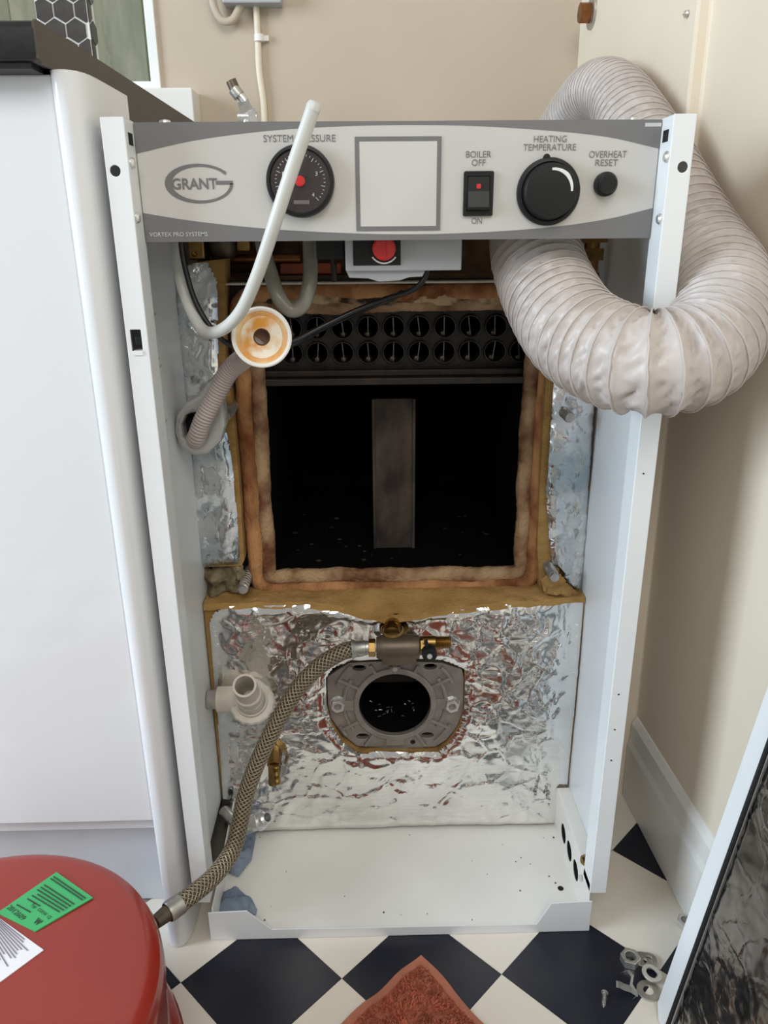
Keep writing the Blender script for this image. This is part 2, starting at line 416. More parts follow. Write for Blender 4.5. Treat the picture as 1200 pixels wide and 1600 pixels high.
# glass of the windows: real refraction-free thin pane
m_glass = bpy.data.materials.new('window_glass'); m_glass.use_nodes = True
_n = m_glass.node_tree; _n.nodes.remove(_n.nodes['Principled BSDF'])
_t = _n.nodes.new('ShaderNodeBsdfTransparent'); _g = _n.nodes.new('ShaderNodeBsdfGlossy'); _g.inputs['Roughness'].default_value = .05
_mx = _n.nodes.new('ShaderNodeMixShader'); _fr = _n.nodes.new('ShaderNodeTexNoise'); _fr.inputs['Scale'].default_value = 90
_rp = _n.nodes.new('ShaderNodeValToRGB'); _rp.color_ramp.elements[0].position = .62; _rp.color_ramp.elements[1].position = .72
_rp.color_ramp.elements[0].color = (.06, .06, .06, 1); _rp.color_ramp.elements[1].color = (.5, .5, .5, 1)
_n.links.new(_fr.outputs['Fac'], _rp.inputs['Fac']); _n.links.new(_rp.outputs['Color'], _mx.inputs['Fac'])
_n.links.new(_t.outputs[0], _mx.inputs[1]); _n.links.new(_g.outputs[0], _mx.inputs[2]); _n.links.new(_mx.outputs[0], _n.nodes['Material Output'].inputs['Surface'])

# braided steel hose: two crossing strands from the length and the turn around the hose
m_braid = bpy.data.materials.new('braided_steel'); m_braid.use_nodes = True
def _braid():
    nt = m_braid.node_tree; N = nt.nodes.new; L = nt.links.new; b = nt.nodes['Principled BSDF']
    uv = N('ShaderNodeUVMap'); sp = N('ShaderNodeSeparateXYZ'); L(uv.outputs[0], sp.inputs[0])
    def math_(op, a, bv):
        m = N('ShaderNodeMath'); m.operation = op; L(a, m.inputs[0])
        if isinstance(bv, (int, float)): m.inputs[1].default_value = bv
        else: L(bv, m.inputs[1])
        return m.outputs[0]
    su = math_('MULTIPLY', sp.outputs['X'], 2*PI*190); sv = math_('MULTIPLY', sp.outputs['Y'], 2*PI*10)
    a = math_('SINE', math_('ADD', su, sv), 0.0); c = math_('SINE', math_('SUBTRACT', su, sv), 0.0)
    h = math_('MAXIMUM', a, c)
    r = N('ShaderNodeValToRGB'); r.color_ramp.elements[0].position = .1; r.color_ramp.elements[1].position = .95
    r.color_ramp.elements[0].color = (.15, .115, .07, 1); r.color_ramp.elements[1].color = (.42, .35, .25, 1)
    L(h, r.inputs['Fac']); L(r.outputs['Color'], b.inputs['Base Color'])
    b.inputs['Metallic'].default_value = .75; b.inputs['Roughness'].default_value = .42
    bp = N('ShaderNodeBump'); bp.inputs['Strength'].default_value = .8; bp.inputs['Distance'].default_value = .0012
    L(h, bp.inputs['Height']); L(bp.outputs['Normal'], b.inputs['Normal'])
_braid()

# ------------------------------------------------------------------ the setting
def wallx(y, z): return .3515-.042*y-.014*z          # right wall leans a little
floor_bm = BM(); box(floor_bm, -2.6, .8, -2.6, .75, -.05, -.004)
floor = obj('floor', floor_bm, mat('grout_bed', (.30, .27, .22), .8, var=.1), smooth=False); tag(floor, 'floor of black and ivory squares laid as diamonds', kind='structure')
DG = .1763; TX0, TY0 = .0209, -.0525
def tile_mesh():
    bm = BM(); h = DG/2-.0002
    vs = [(h, 0), (0, h), (-h, 0), (0, -h)]
    plate(bm, vs, [], (0, 0, -.004), (1, 0, 0), (0, 1, 0), .004)
    bmesh.ops.recalc_face_normals(bm, faces=bm.faces)
    me = bpy.data.meshes.new('floor_tile'); bm.to_mesh(me); bm.free(); return me
tm_k = tile_mesh(); tm_k.materials.append(m_tile_k); tm_w = tile_mesh(); tm_w.materials.append(m_tile_w)
for i in range(-12, 8):
    for j in range(-16, 12):
        if (i+j) % 2: continue
        x, y = TX0+i*DG/2, TY0+j*DG/2
        if not (-.95 < x < .44 and -1.05 < y < .30): continue
        if y > .10 and -.95 < x < .20: continue            # below the boiler and the cabinets
        black = (i % 2 == 0)
        o = bpy.data.objects.new('floor_tile', tm_k if black else tm_w); COL.objects.link(o)
        o.parent = floor; o.location = Vector((x, y, 0))-floor.location

# back wall with the window openings
WY = .655
WR, WB = -.338, .985        # right edge and sill of the window opening
bm = BM()
box(bm, WR, .30, WY, WY+.1, -.05, 1.9); box(bm, -1.5, WR, WY, WY+.1, -.05, WB); box(bm, -1.5, WR, WY, WY+.1, 1.6, 1.9); box(bm, -1.6, -1.1, WY, WY+.1, WB, 1.6)
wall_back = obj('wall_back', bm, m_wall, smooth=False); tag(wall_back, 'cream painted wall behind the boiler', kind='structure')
# right: alcove side, narrow pier face, then the right-hand wall
bm = BM()
def rw(z):
    return [(.298, WY+.002), (.321-.008*z, .232), (wallx(.232, z), .232), (wallx(-1.6, z), -1.6), (.62, -1.6), (.62, WY+.1), (.298, WY+.1)]
lo = [bm.verts.new((x, y, -.05)) for x, y in rw(0)]; hi = [bm.verts.new((x, y, 1.9)) for x, y in rw(1.9)]
for i in range(len(lo)):
    j = (i+1) % len(lo); bm.faces.new((lo[i], lo[j], hi[j], hi[i]))
bm.faces.new(lo); bm.faces.new(hi)
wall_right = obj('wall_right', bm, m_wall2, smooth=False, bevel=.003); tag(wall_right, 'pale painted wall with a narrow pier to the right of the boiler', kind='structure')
# skirting
bm = BM(); prof = [(0, 0), (-.0145, 0), (-.0145, .088), (-.0125, .096), (-.0120, .098), (-.0115, .124), (-.006, .134), (0, .138)]
secs = []
for y in (.229, -1.5):
    secs.append([bm.verts.new((wallx(y, z)+.004+dx, y, z)) for dx, z in prof])
for k in range(len(prof)-1): bm.faces.new((secs[0][k], secs[1][k], secs[1][k+1], secs[0][k+1]))
bm.faces.new(secs[0]); bm.faces.new(secs[1]); bm.faces.new((secs[0][-1], secs[1][-1], secs[1][0], secs[0][0]))
tag(obj('baseboard_right', bm, m_gloss, smooth=False, bevel=.0015), 'white painted skirting board with stepped top', kind='structure')

# window: frames, panes, tiled pier between them, boards outside
bm = BM(); box(bm, WR-.012, WR+.002, WY-.006, WY+.06, WB-.01, 1.58); box(bm, -.42, WR-.012, WY-.004, WY+.06, WB-.012, WB+.004)
w1 = obj('window_1', bm, mat('white_window_frame', (.86, .87, .86), .35, var=.03), smooth=False, bevel=.001); tag(w1, 'window right of the hexagon tiled pier, white frame', kind='structure')
bm = BM(); box(bm, -.425, WR-.008, WY+.03, WY+.033, WB, 1.56); obj('pane', bm, m_glass, w1, smooth=False)
bm = BM(); box(bm, -.99, -.497, WY-.004, WY+.06, WB-.012, WB+.004); box(bm, -1.0, -.985, WY-.004, WY+.06, WB-.012, 1.58)
w2 = obj('window_2', bm, MATS['white_window_frame'], smooth=False, bevel=.001); tag(w2, 'window left of the hexagon tiled pier', kind='structure')
bm = BM(); box(bm, -.985, -.497, WY+.03, WY+.033, WB, 1.56); obj('pane', bm, m_glass, w2, smooth=False)
PX0, PX1, PY0, PY1 = -.503, -.4285, .635, .665
bm = BM(); box(bm, PX0, PX1, PY0, PY1, .90, 1.6)
pier = obj('wall_pier', bm, m_grout, smooth=False); tag(pier, 'narrow wall pier faced with dark hexagon tiles and white grout', kind='structure')
HW = .0298; HR = HW/math.sqrt(3)-.0014
def clip_hex(cx, cz, x0, x1):
    pts = [(cx+HR*math.cos(PI/6+PI/3*i), cz+HR*math.sin(PI/6+PI/3*i)) for i in range(6)]
    for lim, sg in ((x0, 1), (x1, -1)):
        out = []
        for a, b in zip(pts, pts[1:]+pts[:1]):
            ia, ib = sg*(a[0]-lim) >= 0, sg*(b[0]-lim) >= 0
            if ia: out.append(a)
            if ia != ib:
                t = (lim-a[0])/(b[0]-a[0]); out.append((lim, a[1]+t*(b[1]-a[1])))
        pts = out
        if len(pts) < 3: return None
    return pts if max(p[0] for p in pts)-min(p[0] for p in pts) > .004 else None
HZ0 = 1.052; HX0 = -.4475
for rz in range(-7, 9):
    z = HZ0+rz*HW*.866
    for rx in range(-4, 4):
        x = HX0+(rx+(.5 if rz % 2 else 0))*HW
        hp = clip_hex(x, z, PX0+.001, PX1-.001)
        if hp:
            bm = BM(); plate(bm, hp, [], (0, PY0+.0002, 0), (1, 0, 0), (0, 0, 1), .0018); obj('hexagon_tile', bm, m_hex, pier, smooth=False)
    hp = clip_hex(PY0+(.0 if rz % 2 else .017), z, PY0+.001, PY1-.001)
    if hp:
        bm = BM(); plate(bm, hp, [], (PX1, 0, 0), (0, 1, 0), (0, 0, 1), .0018); obj('hexagon_tile', bm, m_hex, pier, smooth=False)
fence = empty('garden_fence', (-.75, 1.25, .3), 'mossy green-grey timber boards outside the window', 'fence')
for k in range(9):
    x = -1.35+k*.142
    bm = BM(); box(bm, x, x+.138, 1.25+(.008 if k % 2 else 0), 1.275+(.008 if k % 2 else 0), .3, 2.2); obj('board', bm, m_board, fence, smooth=False, bevel=.003)

# ------------------------------------------------------------------ kitchen cabinet and worktop on the left
cab = empty('kitchen_cabinet', (-.6, .3, 0), 'white glossy kitchen cabinet with rounded end post left of the boiler', 'cabinet')
bm = BM(); box(bm, -1.25, -.2675, -.002, .015, .176, .886); obj('door', bm, m_cab, cab, smooth=False, bevel=.0015)
bm = BM(); box(bm, -1.25, -.2685, .017, .59, .15, .8750); obj('carcass', bm, m_cab, cab, smooth=False)
bm = BM(); box(bm, -1.25, -.290, .062, .078, .001, .15); obj('plinth', bm, m_plinth, cab, smooth=False)
bm = BM()
pp = [(-.2674, .112), (-.2674, -.001), (-.2670, -.0035), (-.2652, -.0062), (-.2625, -.0075), (-.2590, -.0085), (-.2550, -.0082), (-.2510, -.006), (-.2475, -.002), (-.2450, .0045), (-.2432, .014), (-.2425, .028), (-.2422, .05), (-.2422, .112)]
plate(bm, pp, [], (0, 0, .001), (1, 0, 0), (0, 1, 0), .8872)
obj('end_post', bm, m_cab, cab, angle=50)
wt = empty('worktop', (-.7, .3, .89), 'black laminate worktop with brown end strip left of the boiler', 'worktop')
bm = BM(); wp = [(-.030, .8915), (-.026, .8895), (.598, .8895), (.598, .9165), (-.024, .9165), (-.029, .9145), (-.031, .910), (-.031, .8935)]
plate(bm, wp, [], (-1.4, 0, 0), (0, 1, 0), (0, 0, 1), 1.134); obj('slab', bm, m_wtop, wt, angle=50)
bm = BM(); box(bm, -1.4, -.272, -.026, -.004, .8935, .8974); 
for v in bm.verts: v.co.z -= .008
obj('drip_edge', bm, m_black, wt, smooth=False)
bm = BM(); ep = [(-.0305, .8915), (-.026, .8885), (.0, .8885), (.118, .8885), (.118, .876), (.598, .876), (.598, .9170), (-.026, .9170), (-.0305, .914)]
plate(bm, ep, [], (-.266, 0, 0), (0, 1, 0), (0, 0, 1), .002); obj('end_strip', bm, m_wend, wt, smooth=False)

# ------------------------------------------------------------------ things on the walls
bm = BM(); box(bm, -.46, -.280, .60, WY, .85, .972)
pb = obj('pipe_boxing', bm, m_gloss, smooth=False, bevel=.0015); tag(pb, 'white boxing below the window on the cream wall', 'boxing')
cb = empty('cable_box', (-.19, WY-.02, 1.08), 'grey cable box on the wall at the top edge with a looped conduit', 'junction box')
bm = BM(); a = P(348, 6, Y=.63); b = P(440, 6, Y=.63); box(bm, a.x, b.x, .625, WY, a.z, a.z+.08); obj('cover', bm, m_ltgrey, cb, smooth=False, bevel=.002)
bm = BM(); tube(bm, spline([P(330, -30, Y=.64), P(333, 5, Y=.64), P(345, 30, Y=.64), P(362, 32, Y=.64), P(374, 12, Y=.64), P(376, -6, Y=.64)]), .0056, 14); obj('conduit', bm, m_wall, cb)
wc = empty('wall_cable', P(408, 185, Y=.65), 'cream painted cable running down the wall below the cable box', 'cable')
bm = BM(); tube(bm, spline([P(400, 8, Y=.649), P(403, 60, Y=.649), P(405, 110, Y=.649), P(412, 165, Y=.649), P(414, 230, Y=.649)]), .0048, 12); obj('cable', bm, m_wall2, wc)
bm = BM(); q = P(405, 60, Y=.648); lathe(bm, q-Vector((0, 0, .004)), (0, 0, 1), [(0, 0), (.0075, 0), (.0075, .009), (0, .009)], 14); box(bm, q.x, q.x+.014, q.y, WY, q.z-.003, q.z+.004); obj('clip', bm, m_plug, wc)
ep_ = empty('capped_pipe', P(388, 190, Y=.55), 'short bent chrome pipe with dark cap behind the control panel', 'pipe')
bm = BM(); tube(bm, spline([P(371, 146, Y=.55), P(380, 155, Y=.55), P(386, 168, Y=.55), P(386, 200, Y=.55), Vector((P(386, 200, Y=.55).x, .55, .8476))]), .0062, 14); obj('bend', bm, m_zinc, ep_)
bm = BM(); cyl(bm, P(374, 150, Y=.55), P(365, 139, Y=.55), .0085, 16); prism(bm, P(376, 172, Y=.55), (0.9, 0, .35), .010, .016, 6); obj('nut', bm, m_zinc_dull, ep_)
bm = BM(); cyl(bm, P(368, 142, Y=.55), P(361, 126, Y=.55), .0075, 14); obj('cap', bm, m_bronze, ep_)
bm = BM(); cyl(bm, P(372, 183, Y=.55), P(402, 183, Y=.55), .007, 14); prism(bm, P(390, 183, Y=.55), (1, 0, .2), .011, .010, 6); obj('union', bm, m_zinc, ep_)
st = empty('pipe_stub', P(925, 20, X=.296), 'old brown capped pipe stub on the alcove side wall', 'pipe')
sy = .592; sp_ = P(925, 20, Y=sy)
bm = BM(); cyl(bm, (sp_.x-.016, sy, sp_.z), (.303, sy, sp_.z), .011, 18); cyl(bm, (sp_.x-.018, sy, sp_.z), (sp_.x+.006, sy, sp_.z), .013, 8); obj('stub', bm, m_copper, st)
bm = BM(); lathe(bm, (.2955, sy, sp_.z), (1, 0, 0), [(0, 0), (.021, 0), (.021, .004), (.006, .006)], 18); obj('wall_plate', bm, m_zinc_dull, st)
hk = P(1081, 22, X=.316)
bm = BM(); lathe(bm, (.320-.012, hk.y, hk.z), (1, 0, 0), [(0, 0), (.0035, .0005), (.004, .003), (.0018, .004), (.0018, .014)], 12); box(bm, .3070, .3085, hk.y-.003, hk.y+.003, hk.z-.0006, hk.z+.0006)
tag(obj('wall_screw', bm, m_zinc), 'small screw in the alcove side wall above the duct', 'screw')

# ------------------------------------------------------------------ boiler
boiler = empty('oil_boiler', (0, .3, 0), 'opened white oil boiler with control panel, foil insulation and sooty combustion chamber', 'boiler')
FT, FB, HX = .857, .0576, .235
for s in (-1, 1):
    bm = BM()
    holes = []
    q = P(180, 267, Y=0) if s < 0 else P(1067, 261, Y=0)
    holes.append(circ(abs(q.x), q.z, .0042, 20))
    if s < 0:
        q = P(213, 532, Y=0); holes.append(rect(abs(q.x)-.0045, abs(q.x)+.0045, q.z-.009, q.z+.009))
    # flange with its holes
    outer = [(HX, FB), (HX, FT), (.2165, FT-.0), (.2165, FB)]
    plate(bm, [(s*a, b) for a, b in outer], [[(s*a, b) for a, b in h] for h in holes], (0, 0, 0), (1, 0, 0), (0, 0, 1), 0)
    e = bmesh.ops.extrude_face_region(bm, geom=list(bm.faces)); bmesh.ops.translate(bm, verts=[g for g in e['geom'] if isinstance(g, bmesh.types.BMVert)], vec=(0, .0012, 0))
    xi0, xi1 = sorted((s*.2165, s*.2177)); box(bm, xi0, xi1, .0008, .028, FB, FT)                # inward return
    xo0, xo1 = sorted((s*.2338, s*.235)); box(bm, xo0, xo1, .0008, .605, FB, .800); box(bm, xo0, xo1, .0008, .05, .800, FT-.002)      # side sheet
    xt0, xt1 = sorted((s*.2165, s*.235)); box(bm, xt0, xt1, .0008, .028, FT-.0012, FT)
    sd = obj('side_panel', bm, m_enamel, boiler, smooth=False, bevel=.0006)
    # fixings on the return
    for (px, py) in (((205, 255), (213, 340)) if s < 0 else ((1043, 245), (1032, 342))):
        q = P(px, py, X=s*.2165); 
        bm = BM(); lathe(bm, (s*.2165, q.y if 0.004 < q.y < .026 else .014, q.z), (-s, 0, 0), [(.0045, 0), (.0045, .0012), (.003, .003), (0, .0034)], 14); obj('rivet', bm, m_zinc, sd)
    bm = BM(); box(bm, *sorted((s*.2162, s*.2168)), .008, .020, .838, .847); obj('slot', bm, m_black2, sd, smooth=False)
    if s < 0:
        q = P(213, 532, Y=0)
        bm = BM(); box(bm, q.x-.0042, q.x+.0042, .003, .010, q.z-.0075, q.z+.0088); box(bm, q.x-.001, q.x+.004, .0005, .006, q.z-.004, q.z+.003); obj('catch', bm, m_black, sd, smooth=False, bevel=.0005)
        bm = BM(); box(bm, q.x-.003, q.x+.0045, -.0012, .004, q.z-.0125, q.z-.0085); obj('catch_tab', bm, m_enamel, sd, smooth=False)
    else:
        for py in (740, 1085, 1140, 1188): 
            q = P(1005-(py-740)*.12, py, Y=0); bm = BM(); cyl(bm, (.2240, .0004, q.z), (.2240, -.0004, q.z), .0009, 10)
            obj('pin_hole', bm, m_black2, sd)
# printed notice on the left inner side
for k, (y0, y1, z0, z1) in enumerate(((.075, .087, .672, .690), (.066, .1, .697, .699), (.066, .095, .655, .657), (.066, .1, .647, .649), (.066, .092, .60, .602), (.066, .1, .592, .594), (.066, .09, .56, .562))):
    bm = BM(); box(bm, -.2338, -.2335, y0, y1, z0, z1)
    obj('printed_line', bm, m_pale_ink, boiler, smooth=False)
# top and back sheet
bm = BM(); box(bm, -.2338, .195, .032, .605, .846, .8475); obj('top_panel', bm, m_enamel, boiler, smooth=False)
bm = BM(); box(bm, -.2338, .2338, .6035, .605, .02, .846); obj('back_panel', bm, m_enamel, boiler, smooth=False)
for px in (255, 990):
    q = P(px, 183, Y=.05); bm = BM(); lathe(bm, (q.x, .055, .8475), (0, 0, 1), [(.006, 0), (.006, .0105), (.0045, .0135), (0, .0145)], 16); obj('top_screw', bm, m_zinc, boiler)

# base tray
tray = empty('base_tray', (0, .1, 0)); tray.parent = boiler; tray.location = Vector((0, .1, 0))-boiler.location
bm = BM(); box(bm, -.2195, .2195, .0015, .60, .008, .0095)
obj('tray_floor', bm, m_tray, tray, smooth=False)
bm = BM(); fl = [(-.2205, .0005), (.2205, .0005), (.2205, .0455), (.1736, .0440), (.158, .0125), (-.149, .0145), (-.1765, .0435), (-.2205, .0420)]
plate(bm, fl, [], (0, 0, 0), (1, 0, 0), (0, 0, 1), 0); e = bmesh.ops.extrude_face_region(bm, geom=list(bm.faces)); bmesh.ops.translate(bm, verts=[g for g in e['geom'] if isinstance(g, bmesh.types.BMVert)], vec=(0, .0014, 0))
obj('front_lip', bm, m_enamel, tray, smooth=False, bevel=.0005)
for s in (-1, 1):
    bm = BM(); hs = []
    if s > 0: hs = [circ(.1195, .0335, .0125, 24), circ(.0895, .0335, .0125, 24), circ(.0580, .0335, .0125, 24)]
    plate(bm, [(.001, .009), (.165, .009), (.165, .068), (.150, .068), (.002, .0685)] if s > 0 else [(.001, .009), (.165, .009), (.165, .06), (.002, .046)], hs, (s*.2165, 0, 0), (0, 1, 0), (0, 0, 1), .0013)
    if s > 0: box(bm, .2166, .2337, .002, .165, .0670, .0684)
    obj('side_lip', bm, m_tray, tray, smooth=False, bevel=.0004)
bm = BM()
for y in (.1195, .0895, .0580): lathe(bm, (.2178, y, .0335), (1, 0, 0), [(.0125, 0), (.0125, .010), (0, .010)], 20)
obj('cable_entry', bm, m_black2, tray)
bm = BM(); lathe(bm, (.2225, .036, .0685), (0, 0, 1), [(.0085, 0), (.0085, .003), (.006, .003), (.006, 0)], 20); prism(bm, (.2225, .036, .0690), (.2, -.2, 1), .0055, .010, 6); cyl(bm, (.2225, .036, .070), (.226, .030, .088), .0028, 10); obj('pipe_union', bm, m_brass, tray, label='brass pipe union in the tray side')
q = P(876, 1388, Z=.0098); bm = BM(); cyl(bm, (q.x, q.y, .0092), (q.x, q.y, .0100), .0036, 14); obj('fixing_hole', bm, m_black2, tray)
bm = BM(); q = P(908, 1372, X=.2155); lathe(bm, q, (-1, 0, 0), [(.004, 0), (.004, .002), (0, .003)], 6); obj('rivet', bm, m_zinc, tray)

# --- control panel
PXL, PXR, PZB, PZT, PYF = -.2160, .2160, .7643, .8560, .0250
def pp_(px, py): return P(px, py, Y=PYF)
S_ = 1/1915.0
cp = empty('control_panel', (0, PYF, PZB)); cp.parent = boiler; cp.location = Vector((0, PYF, PZB))-boiler.location
bm = BM(); box(bm, PXL, PXR, PYF, PYF+.0015, PZB, PZT); box(bm, PXL, PXR, PYF, PYF+.045, PZT-.0015, PZT-.0003); box(bm, PXL, PXR, PYF, PYF+.012, PZB, PZB+.0015)
obj('fascia', bm, m_panel, cp, smooth=False, bevel=.0006)
def curve_band(ptsPx, edge_z, name):
    bm = BM(); cs = [pp_(*q) for q in ptsPx]; cs[0].x = PXL+.0003; cs[-1].x = PXR-.0003
    sm = spline([Vector((c.x, 0, c.z)) for c in cs], .004)
    for a, b in zip(sm, sm[1:]):
        vs = [bm.verts.new((a.x, PYF-.0004, a.z)), bm.verts.new((b.x, PYF-.0004, b.z)), bm.verts.new((b.x, PYF-.0004, edge_z)), bm.verts.new((a.x, PYF-.0004, edge_z))]
        bm.faces.new(vs)
    bmesh.ops.remove_doubles(bm, verts=bm.verts, dist=1e-6)
    e = bmesh.ops.extrude_face_region(bm, geom=list(bm.faces)); bmesh.ops.translate(bm, verts=[g for g in e['geom'] if isinstance(g, bmesh.types.BMVert)], vec=(0, .0004, 0))
    obj(name, bm, m_band, cp, smooth=False)
curve_band([(208, 240), (300, 220), (400, 206), (500, 198.5), (620, 195), (740, 196.5), (860, 204), (950, 214), (1036, 232)], PZT, 'upper_band')
curve_band([(218, 333), (300, 345), (400, 356), (500, 362.5), (620, 366), (740, 363.5), (860, 355), (950, 342), (1032, 325)], PZB, 'lower_band')
Yt = PYF-.0005
def ptext(body, px, py, w, h, m=m_ink, bold=.0, parent=cp, y=Yt):
    c = P(px, py, Y=y); text('lettering', body, c, w*S_, h*S_, m, parent, bold=bold)
ptext('SYSTEM PRESSURE', 468, 216, 113, 10)
ptext('BOILER', 748, 241, 40, 9.5); ptext('OFF', 748, 254, 22, 9.5); ptext('ON', 745, 345, 17, 9)
ptext('HEATING', 860, 217, 52, 9.5); ptext('TEMPERATURE', 859, 230, 84, 9.5)
ptext('OVERHEAT', 950, 241, 60, 10); ptext('RESET', 948, 254, 36, 9.5)
ptext('VORTEX PRO SYSTEMS', 279, 366, 94, 6.5, m_pale_ink, bold=.004)
# GRANT logo
lc = pp_(311, 287)
bm = BM(); n = 60; ring = []
for i in range(n+1):
    t = math.radians(34+(360-34)*i/n)
    o_ = (lc.x+54*S_*math.cos(t), lc.z+29*S_*math.sin(t)); t2 = math.radians(30+(360-30)*i/n)
    i_ = (lc.x+(3+46*math.cos(t2))*S_, lc.z+(24.8*math.sin(t2))*S_)
    ring.append((bm.verts.new((o_[0], Yt, o_[1])), bm.verts.new((i_[0], Yt, i_[1]))))
for a, b in zip(ring, ring[1:]): bm.faces.new((a[0], b[0], b[1], a[1]))
x0, x1 = lc.x+27*S_, lc.x+54*S_; bm.faces.new([bm.verts.new((x, Yt, lc.z+z*S_)) for x, z in ((x0, 4), (x1, 4), (x1, -1.5), (x0, -1.5))])
obj('logo', bm, m_ink, cp, smooth=False)
ptext('GRANT', 304, 287, 72, 16.5, bold=.018)
# faint maker strip at the upper right
q = pp_(1019, 195); bm = BM(); box(bm, q.x-.006, q.x+.0075, PYF-.0007, PYF, q.z-.0014, q.z+.0014); obj('edge_tab', bm, m_pale_ink, cp, smooth=False)
# gauge
g = pp_(470, 284); Rg = 54*S_
bm = BM(); lathe(bm, (g.x, PYF, g.z), (0, -1, 0), [(Rg, 0), (Rg, .006), (Rg*.97, .0085), (Rg*.90, .009), (Rg*.86, .0065), (0, .0062)], 56); gg = obj('pressure_gauge', bm, m_black, cp, angle=30)
bm = BM(); lathe(bm, (g.x, PYF-.0062, g.z), (0, -1, 0), [(Rg*.86, 0), (Rg*.86, .0003), (0, .0003)], 48); obj('gauge_face', bm, m_dial, cp)
bm = BM()
for k in range(33):
    a = math.radians(225-270*k/32); r0 = Rg*(.62 if k % 4 == 0 else .69)
    d = Vector((math.cos(a), 0, math.sin(a))); nrm = Vector((-d.z, 0, d.x)); c0 = Vector((g.x, PYF-.0067, g.z))
    w = .00022
    bm.faces.new([bm.verts.new(c0+d*r0-nrm*w), bm.verts.new(c0+d*Rg*.74-nrm*w), bm.verts.new(c0+d*Rg*.74+nrm*w), bm.verts.new(c0+d*r0+nrm*w)])
obj('gauge_scale', bm, m_pale_ink, cp, smooth=False)
for k, d_ in enumerate('01234'):
    a = math.radians(225-270*k/4); text('lettering', d_, (g.x+Rg*.52*math.cos(a), PYF-.0066, g.z+Rg*.52*math.sin(a)), .0020, .0032, m_pale_ink, cp)
bm = BM(); box(bm, g.x-.006, g.x+.007, PYF-.0068, PYF-.0063, g.z-.0175, g.z-.0145); obj('gauge_window', bm, mat('dim_grey', (.16, .14, .13), .4), cp, smooth=False)
bm = BM(); lathe(bm, (g.x, PYF-.0065, g.z), (0, -1, 0), [(.0042, 0), (.0042, .0022), (.0034, .0028), (0, .0028)], 20); c0 = Vector((g.x, PYF-.0078, g.z)); d = Vector((-.62, 0, .34)).normalized(); nn = Vector((-d.z, 0, d.x))
bm.faces.new([bm.verts.new(c0-nn*.0016), bm.verts.new(c0+d*.013), bm.verts.new(c0+nn*.0016)]); obj('gauge_needle', bm, m_red, cp)
# blank clock window
a = pp_(557, 361); b = pp_(690, 213)
bm = BM(); fw = 6.5*S_; plate(bm, rect(a.x, b.x, a.z, b.z), [rect(a.x+fw, b.x-fw, a.z+fw, b.z-fw)], (0, PYF-.0007, 0), (1, 0, 0), (0, 0, 1), 0); obj('blanking_frame', bm, m_ink, cp, smooth=False)
bm = BM(); box(bm, a.x+fw, b.x-fw, PYF-.0005, PYF, a.z+fw, b.z-fw); obj('blanking_plate', bm, mat('blank_white', (.585, .565, .535), .4, var=.02), cp, smooth=False, bevel=.0003)
# rocker switch
c = pp_(747, 303)
bm = BM(); plate(bm, rrect(c.x-.0125, c.x+.0125, c.z-.0175, c.z+.0175, .0015), [rect(c.x-.0095, c.x+.0095, c.z-.0138, c.z+.0138)], (0, PYF, 0), (1, 0, 0), (0, 0, 1), 0)
e = bmesh.ops.extrude_face_region(bm, geom=list(bm.faces)); bmesh.ops.translate(bm, verts=[k for k in e['geom'] if isinstance(k, bmesh.types.BMVert)], vec=(0, -.0028, 0)); obj('switch_bezel', bm, m_black, cp, smooth=False, bevel=.0005)
bm = BM(); rp_ = [(PYF-.0005, c.z+.0136), (PYF-.0022, c.z+.0136), (PYF-.0032, c.z+.002), (PYF-.0072, c.z-.0105), (PYF-.0068, c.z-.0128), (PYF-.0005, c.z-.0136)]
plate(bm, rp_, [], (c.x-.0093, 0, 0), (0, 1, 0), (0, 0, 1), .0186); obj('rocker', bm, m_black, cp, smooth=False, bevel=.0006)
q = P(748, 291, Y=PYF-.003); bm = BM(); box(bm, q.x-.0018, q.x+.0018, PYF-.0036, PYF-.0026, q.z-.0018, q.z+.0018); obj('switch_lamp', bm, m_red, cp, smooth=False, label='small red mark on the rocker switch')
# temperature dial
c = pp_(856, 300); Rk = 51*S_
bm = BM(); lathe(bm, (c.x, PYF, c.z), (0, -1, 0), [(Rk, 0), (Rk, .003), (Rk*.97, .0045), (Rk*.88, .005), (Rk*.85, .0035), (0, .0035)], 56); lathe(bm, (c.x-.0035, PYF-.003, c.z+Rk-.0005), (0, -1, 0), [(.003, 0), (.003, .0015), (0, .0015)], 12); obj('dial_base', bm, m_black, cp, angle=30)
bm = BM(); lathe(bm, (c.x, PYF-.0035, c.z), (0, -1, 0), [(Rk*.84, 0), (Rk*.82, .0085), (Rk*.78, .0100), (0, .0122)], 56); obj('temperature_dial', bm, m_black, cp, angle=30)
bm = BM(); vs = []
for i in range(19):
    a = math.radians(92-92*i/18); w_ = (.58+.012*i/2, .66+.004*i); w_ = (.60, .72-.006*abs(i-9))
    vs.append([bm.verts.new((c.x+Rk*w*math.cos(a), PYF-.0141, c.z+Rk*w*math.sin(a))) for w in w_])
for a, b in zip(vs, vs[1:]): bm.faces.new((a[0], b[0], b[1], a[1]))
obj('dial_arc', bm, m_white_ink, cp, smooth=False)
# overheat reset cap
c = pp_(945, 288)
bm = BM(); r = 18.5*S_; lathe(bm, (c.x, PYF, c.z), (0, -1, 0), [(r, 0), (r, .004), (r*.98, .005), (r*.80, .006), (r*.78, .0105), (r*.70, .012), (0, .0122)], 36); obj('reset_cap', bm, m_black, cp, angle=30)

